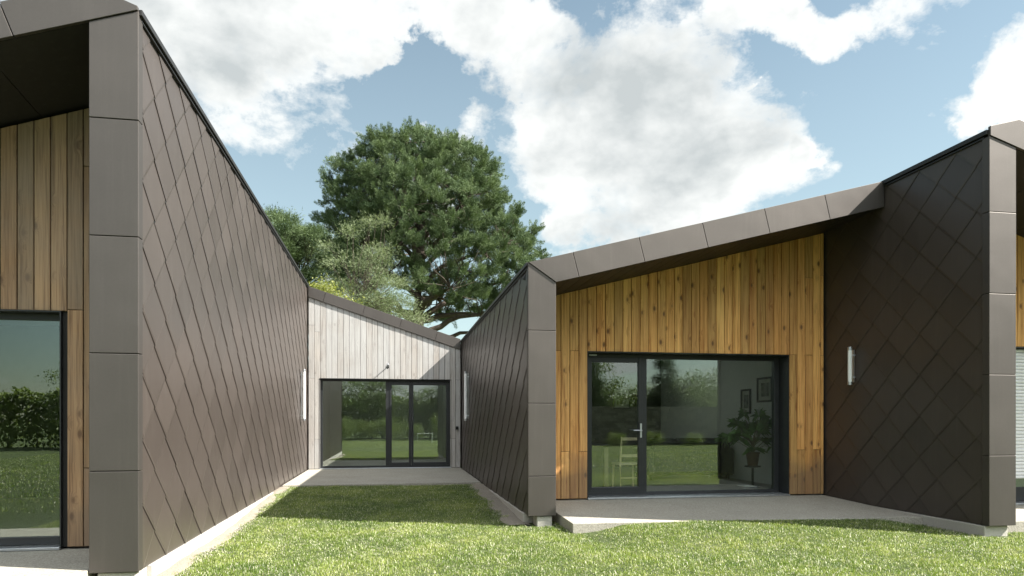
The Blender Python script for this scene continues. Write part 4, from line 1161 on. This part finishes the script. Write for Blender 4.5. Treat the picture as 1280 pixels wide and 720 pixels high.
# noise on the direction for cloud edges (flattened towards the horizon)
mp = N(nt, 'ShaderNodeMapping'); mp.inputs['Scale'].default_value = (1,1,1.5); nt.links.new(tc.outputs['Generated'], mp.inputs[0])
n1 = noise_n(nt, mp.outputs[0], 3.6, 9, .56, .15); n2 = noise_n(nt, mp.outputs[0], 10, 9, .66, .2); nbig = noise_n(nt, mp.outputs[0], 1.7, 3, .5)
mp2 = N(nt, 'ShaderNodeMapping'); mp2.inputs['Location'].default_value = (.05, .02, -.06); mp2.inputs['Scale'].default_value = (1,1,1.5); nt.links.new(tc.outputs['Generated'], mp2.inputs[0])
n1b = noise_n(nt, mp2.outputs[0], 3.6, 5, .56, .15)
def dirof(px, py):
    r = (px-640)/853.; u = (527-py)/853.
    x = math.sin(TH)+r*math.cos(TH); y = math.cos(TH)-r*math.sin(TH)
    return math.atan2(x, y), math.atan2(u, math.hypot(x, y))
CL = [  # clouds by bearing: (px, py, half width, half height, weight)
 (300,10,260,85,1.15), (420,30,110,55,.95), (650,10,240,75,1.15), (760,110,190,120,1.3), (740,225,70,60,1.0), (840,195,130,85,1.25), (700,170,80,70,.85),
 (985,205,45,26,1.0), (520,150,42,20,.8), (985,22,85,38,1.05), (900,60,90,70,1.0), (1250,100,65,55,1.1), (1190,140,28,26,.8), (1340,60,90,90,1.1),
 (975,128,16,6,.55), (655,105,50,60,.95), (90,-20,200,60,1.0), (1000,218,60,14,.7)]
S = None
for (px, py, hw, hh, wt) in CL:
    a0, e0 = dirof(px, py); a1, _ = dirof(px+hw, py); _, e1 = dirof(px, py-hh)
    ra = abs(a1-a0); re = abs(e1-e0)
    u = math_n(nt, 'MULTIPLY', math_n(nt, 'SUBTRACT', AZ, a0), 1/ra); v = math_n(nt, 'MULTIPLY', math_n(nt, 'SUBTRACT', EL, e0), 1/re)
    d2 = math_n(nt, 'ADD', math_n(nt, 'MULTIPLY', u, u), math_n(nt, 'MULTIPLY', v, v))
    gk = math_n(nt, 'MULTIPLY', math_n(nt, 'POWER', 2.718, math_n(nt, 'MULTIPLY', d2, -.9)), wt)
    S = gk if S is None else math_n(nt, 'MAXIMUM', S, math_n(nt, 'ADD', gk, math_n(nt, 'MULTIPLY', S, .12)))
# holes of blue
for (px, py, hw, hh, wt) in [(520,112,80,42,.9),(455,130,60,40,.7),(475,72,30,22,.5)]:
    a0, e0 = dirof(px, py); a1, _ = dirof(px+hw, py); _, e1 = dirof(px, py-hh); ra = abs(a1-a0); re = abs(e1-e0)
    u = math_n(nt, 'MULTIPLY', math_n(nt, 'SUBTRACT', AZ, a0), 1/ra); v = math_n(nt, 'MULTIPLY', math_n(nt, 'SUBTRACT', EL, e0), 1/re)
    d2 = math_n(nt, 'ADD', math_n(nt, 'MULTIPLY', u, u), math_n(nt, 'MULTIPLY', v, v))
    S = math_n(nt, 'SUBTRACT', S, math_n(nt, 'MULTIPLY', math_n(nt, 'POWER', 2.718, math_n(nt, 'MULTIPLY', d2, -1.)), wt))
# away from the pictured quarter the sky carries broken cloud
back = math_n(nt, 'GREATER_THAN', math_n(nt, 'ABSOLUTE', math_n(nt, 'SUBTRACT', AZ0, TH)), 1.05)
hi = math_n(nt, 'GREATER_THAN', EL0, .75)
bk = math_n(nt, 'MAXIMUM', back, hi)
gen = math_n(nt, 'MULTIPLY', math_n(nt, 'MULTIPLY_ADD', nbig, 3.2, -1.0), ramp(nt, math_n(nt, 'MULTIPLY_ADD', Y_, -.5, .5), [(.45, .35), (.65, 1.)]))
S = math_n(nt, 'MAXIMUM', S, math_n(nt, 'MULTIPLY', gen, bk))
den = math_n(nt, 'ADD', math_n(nt, 'MINIMUM', S, .92), math_n(nt, 'MULTIPLY_ADD', n1, 3.6, -1.80))
den = math_n(nt, 'ADD', den, math_n(nt, 'MULTIPLY_ADD', n2, 1.5, -.75))
cov = ramp(nt, den, [(.34, 0.), (.50, .42), (.62, .80), (.85, 1.)])
# thickness: bright rims, grey bellies
thick = ramp(nt, math_n(nt, 'ADD', math_n(nt, 'MULTIPLY', den, .55), math_n(nt, 'MULTIPLY', math_n(nt, 'SUBTRACT', n1b, n1), 3.2)), [(.28, 0.), (.95, 1.)])
ccol = mixc(nt, thick, (5.6, 5.7, 5.6), (3.2, 3.45, 3.5))
skc = mixc(nt, 1., sky.outputs[0], (1.02, 1.02, .84), 'MULTIPLY')
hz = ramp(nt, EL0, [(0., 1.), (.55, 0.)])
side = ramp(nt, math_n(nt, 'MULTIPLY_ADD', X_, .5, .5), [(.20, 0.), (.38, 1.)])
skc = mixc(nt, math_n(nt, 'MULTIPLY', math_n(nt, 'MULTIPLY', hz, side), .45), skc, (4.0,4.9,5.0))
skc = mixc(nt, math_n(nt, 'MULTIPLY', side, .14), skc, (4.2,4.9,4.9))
deep = ramp(nt, math_n(nt, 'MULTIPLY_ADD', X_, .5, .5), [(.22, .5), (.33, 1.)])  # unseen sky on the left, dimmed to keep the shaded tile walls dark
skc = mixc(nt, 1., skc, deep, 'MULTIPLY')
allc = mixc(nt, cov, skc, ccol)
# unseen high clouds behind the camera, brightened to throw light on the fronts
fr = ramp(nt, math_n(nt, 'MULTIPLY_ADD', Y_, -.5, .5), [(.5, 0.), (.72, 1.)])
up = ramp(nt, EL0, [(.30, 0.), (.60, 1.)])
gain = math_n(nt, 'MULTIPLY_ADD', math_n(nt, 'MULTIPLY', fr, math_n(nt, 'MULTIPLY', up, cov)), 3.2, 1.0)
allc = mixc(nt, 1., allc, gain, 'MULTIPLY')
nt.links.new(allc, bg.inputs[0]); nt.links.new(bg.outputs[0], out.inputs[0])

scene.render.engine = 'CYCLES'
scene.view_settings.view_transform = 'Standard'; scene.view_settings.look = 'None'
scene.view_settings.exposure = 1.68; scene.view_settings.gamma = 1
scene.render.resolution_x = 1024; scene.render.resolution_y = 576
scene.cycles.max_bounces = 8; scene.cycles.transparent_max_bounces = 8; scene.cycles.diffuse_bounces = 4; scene.cycles.glossy_bounces = 4
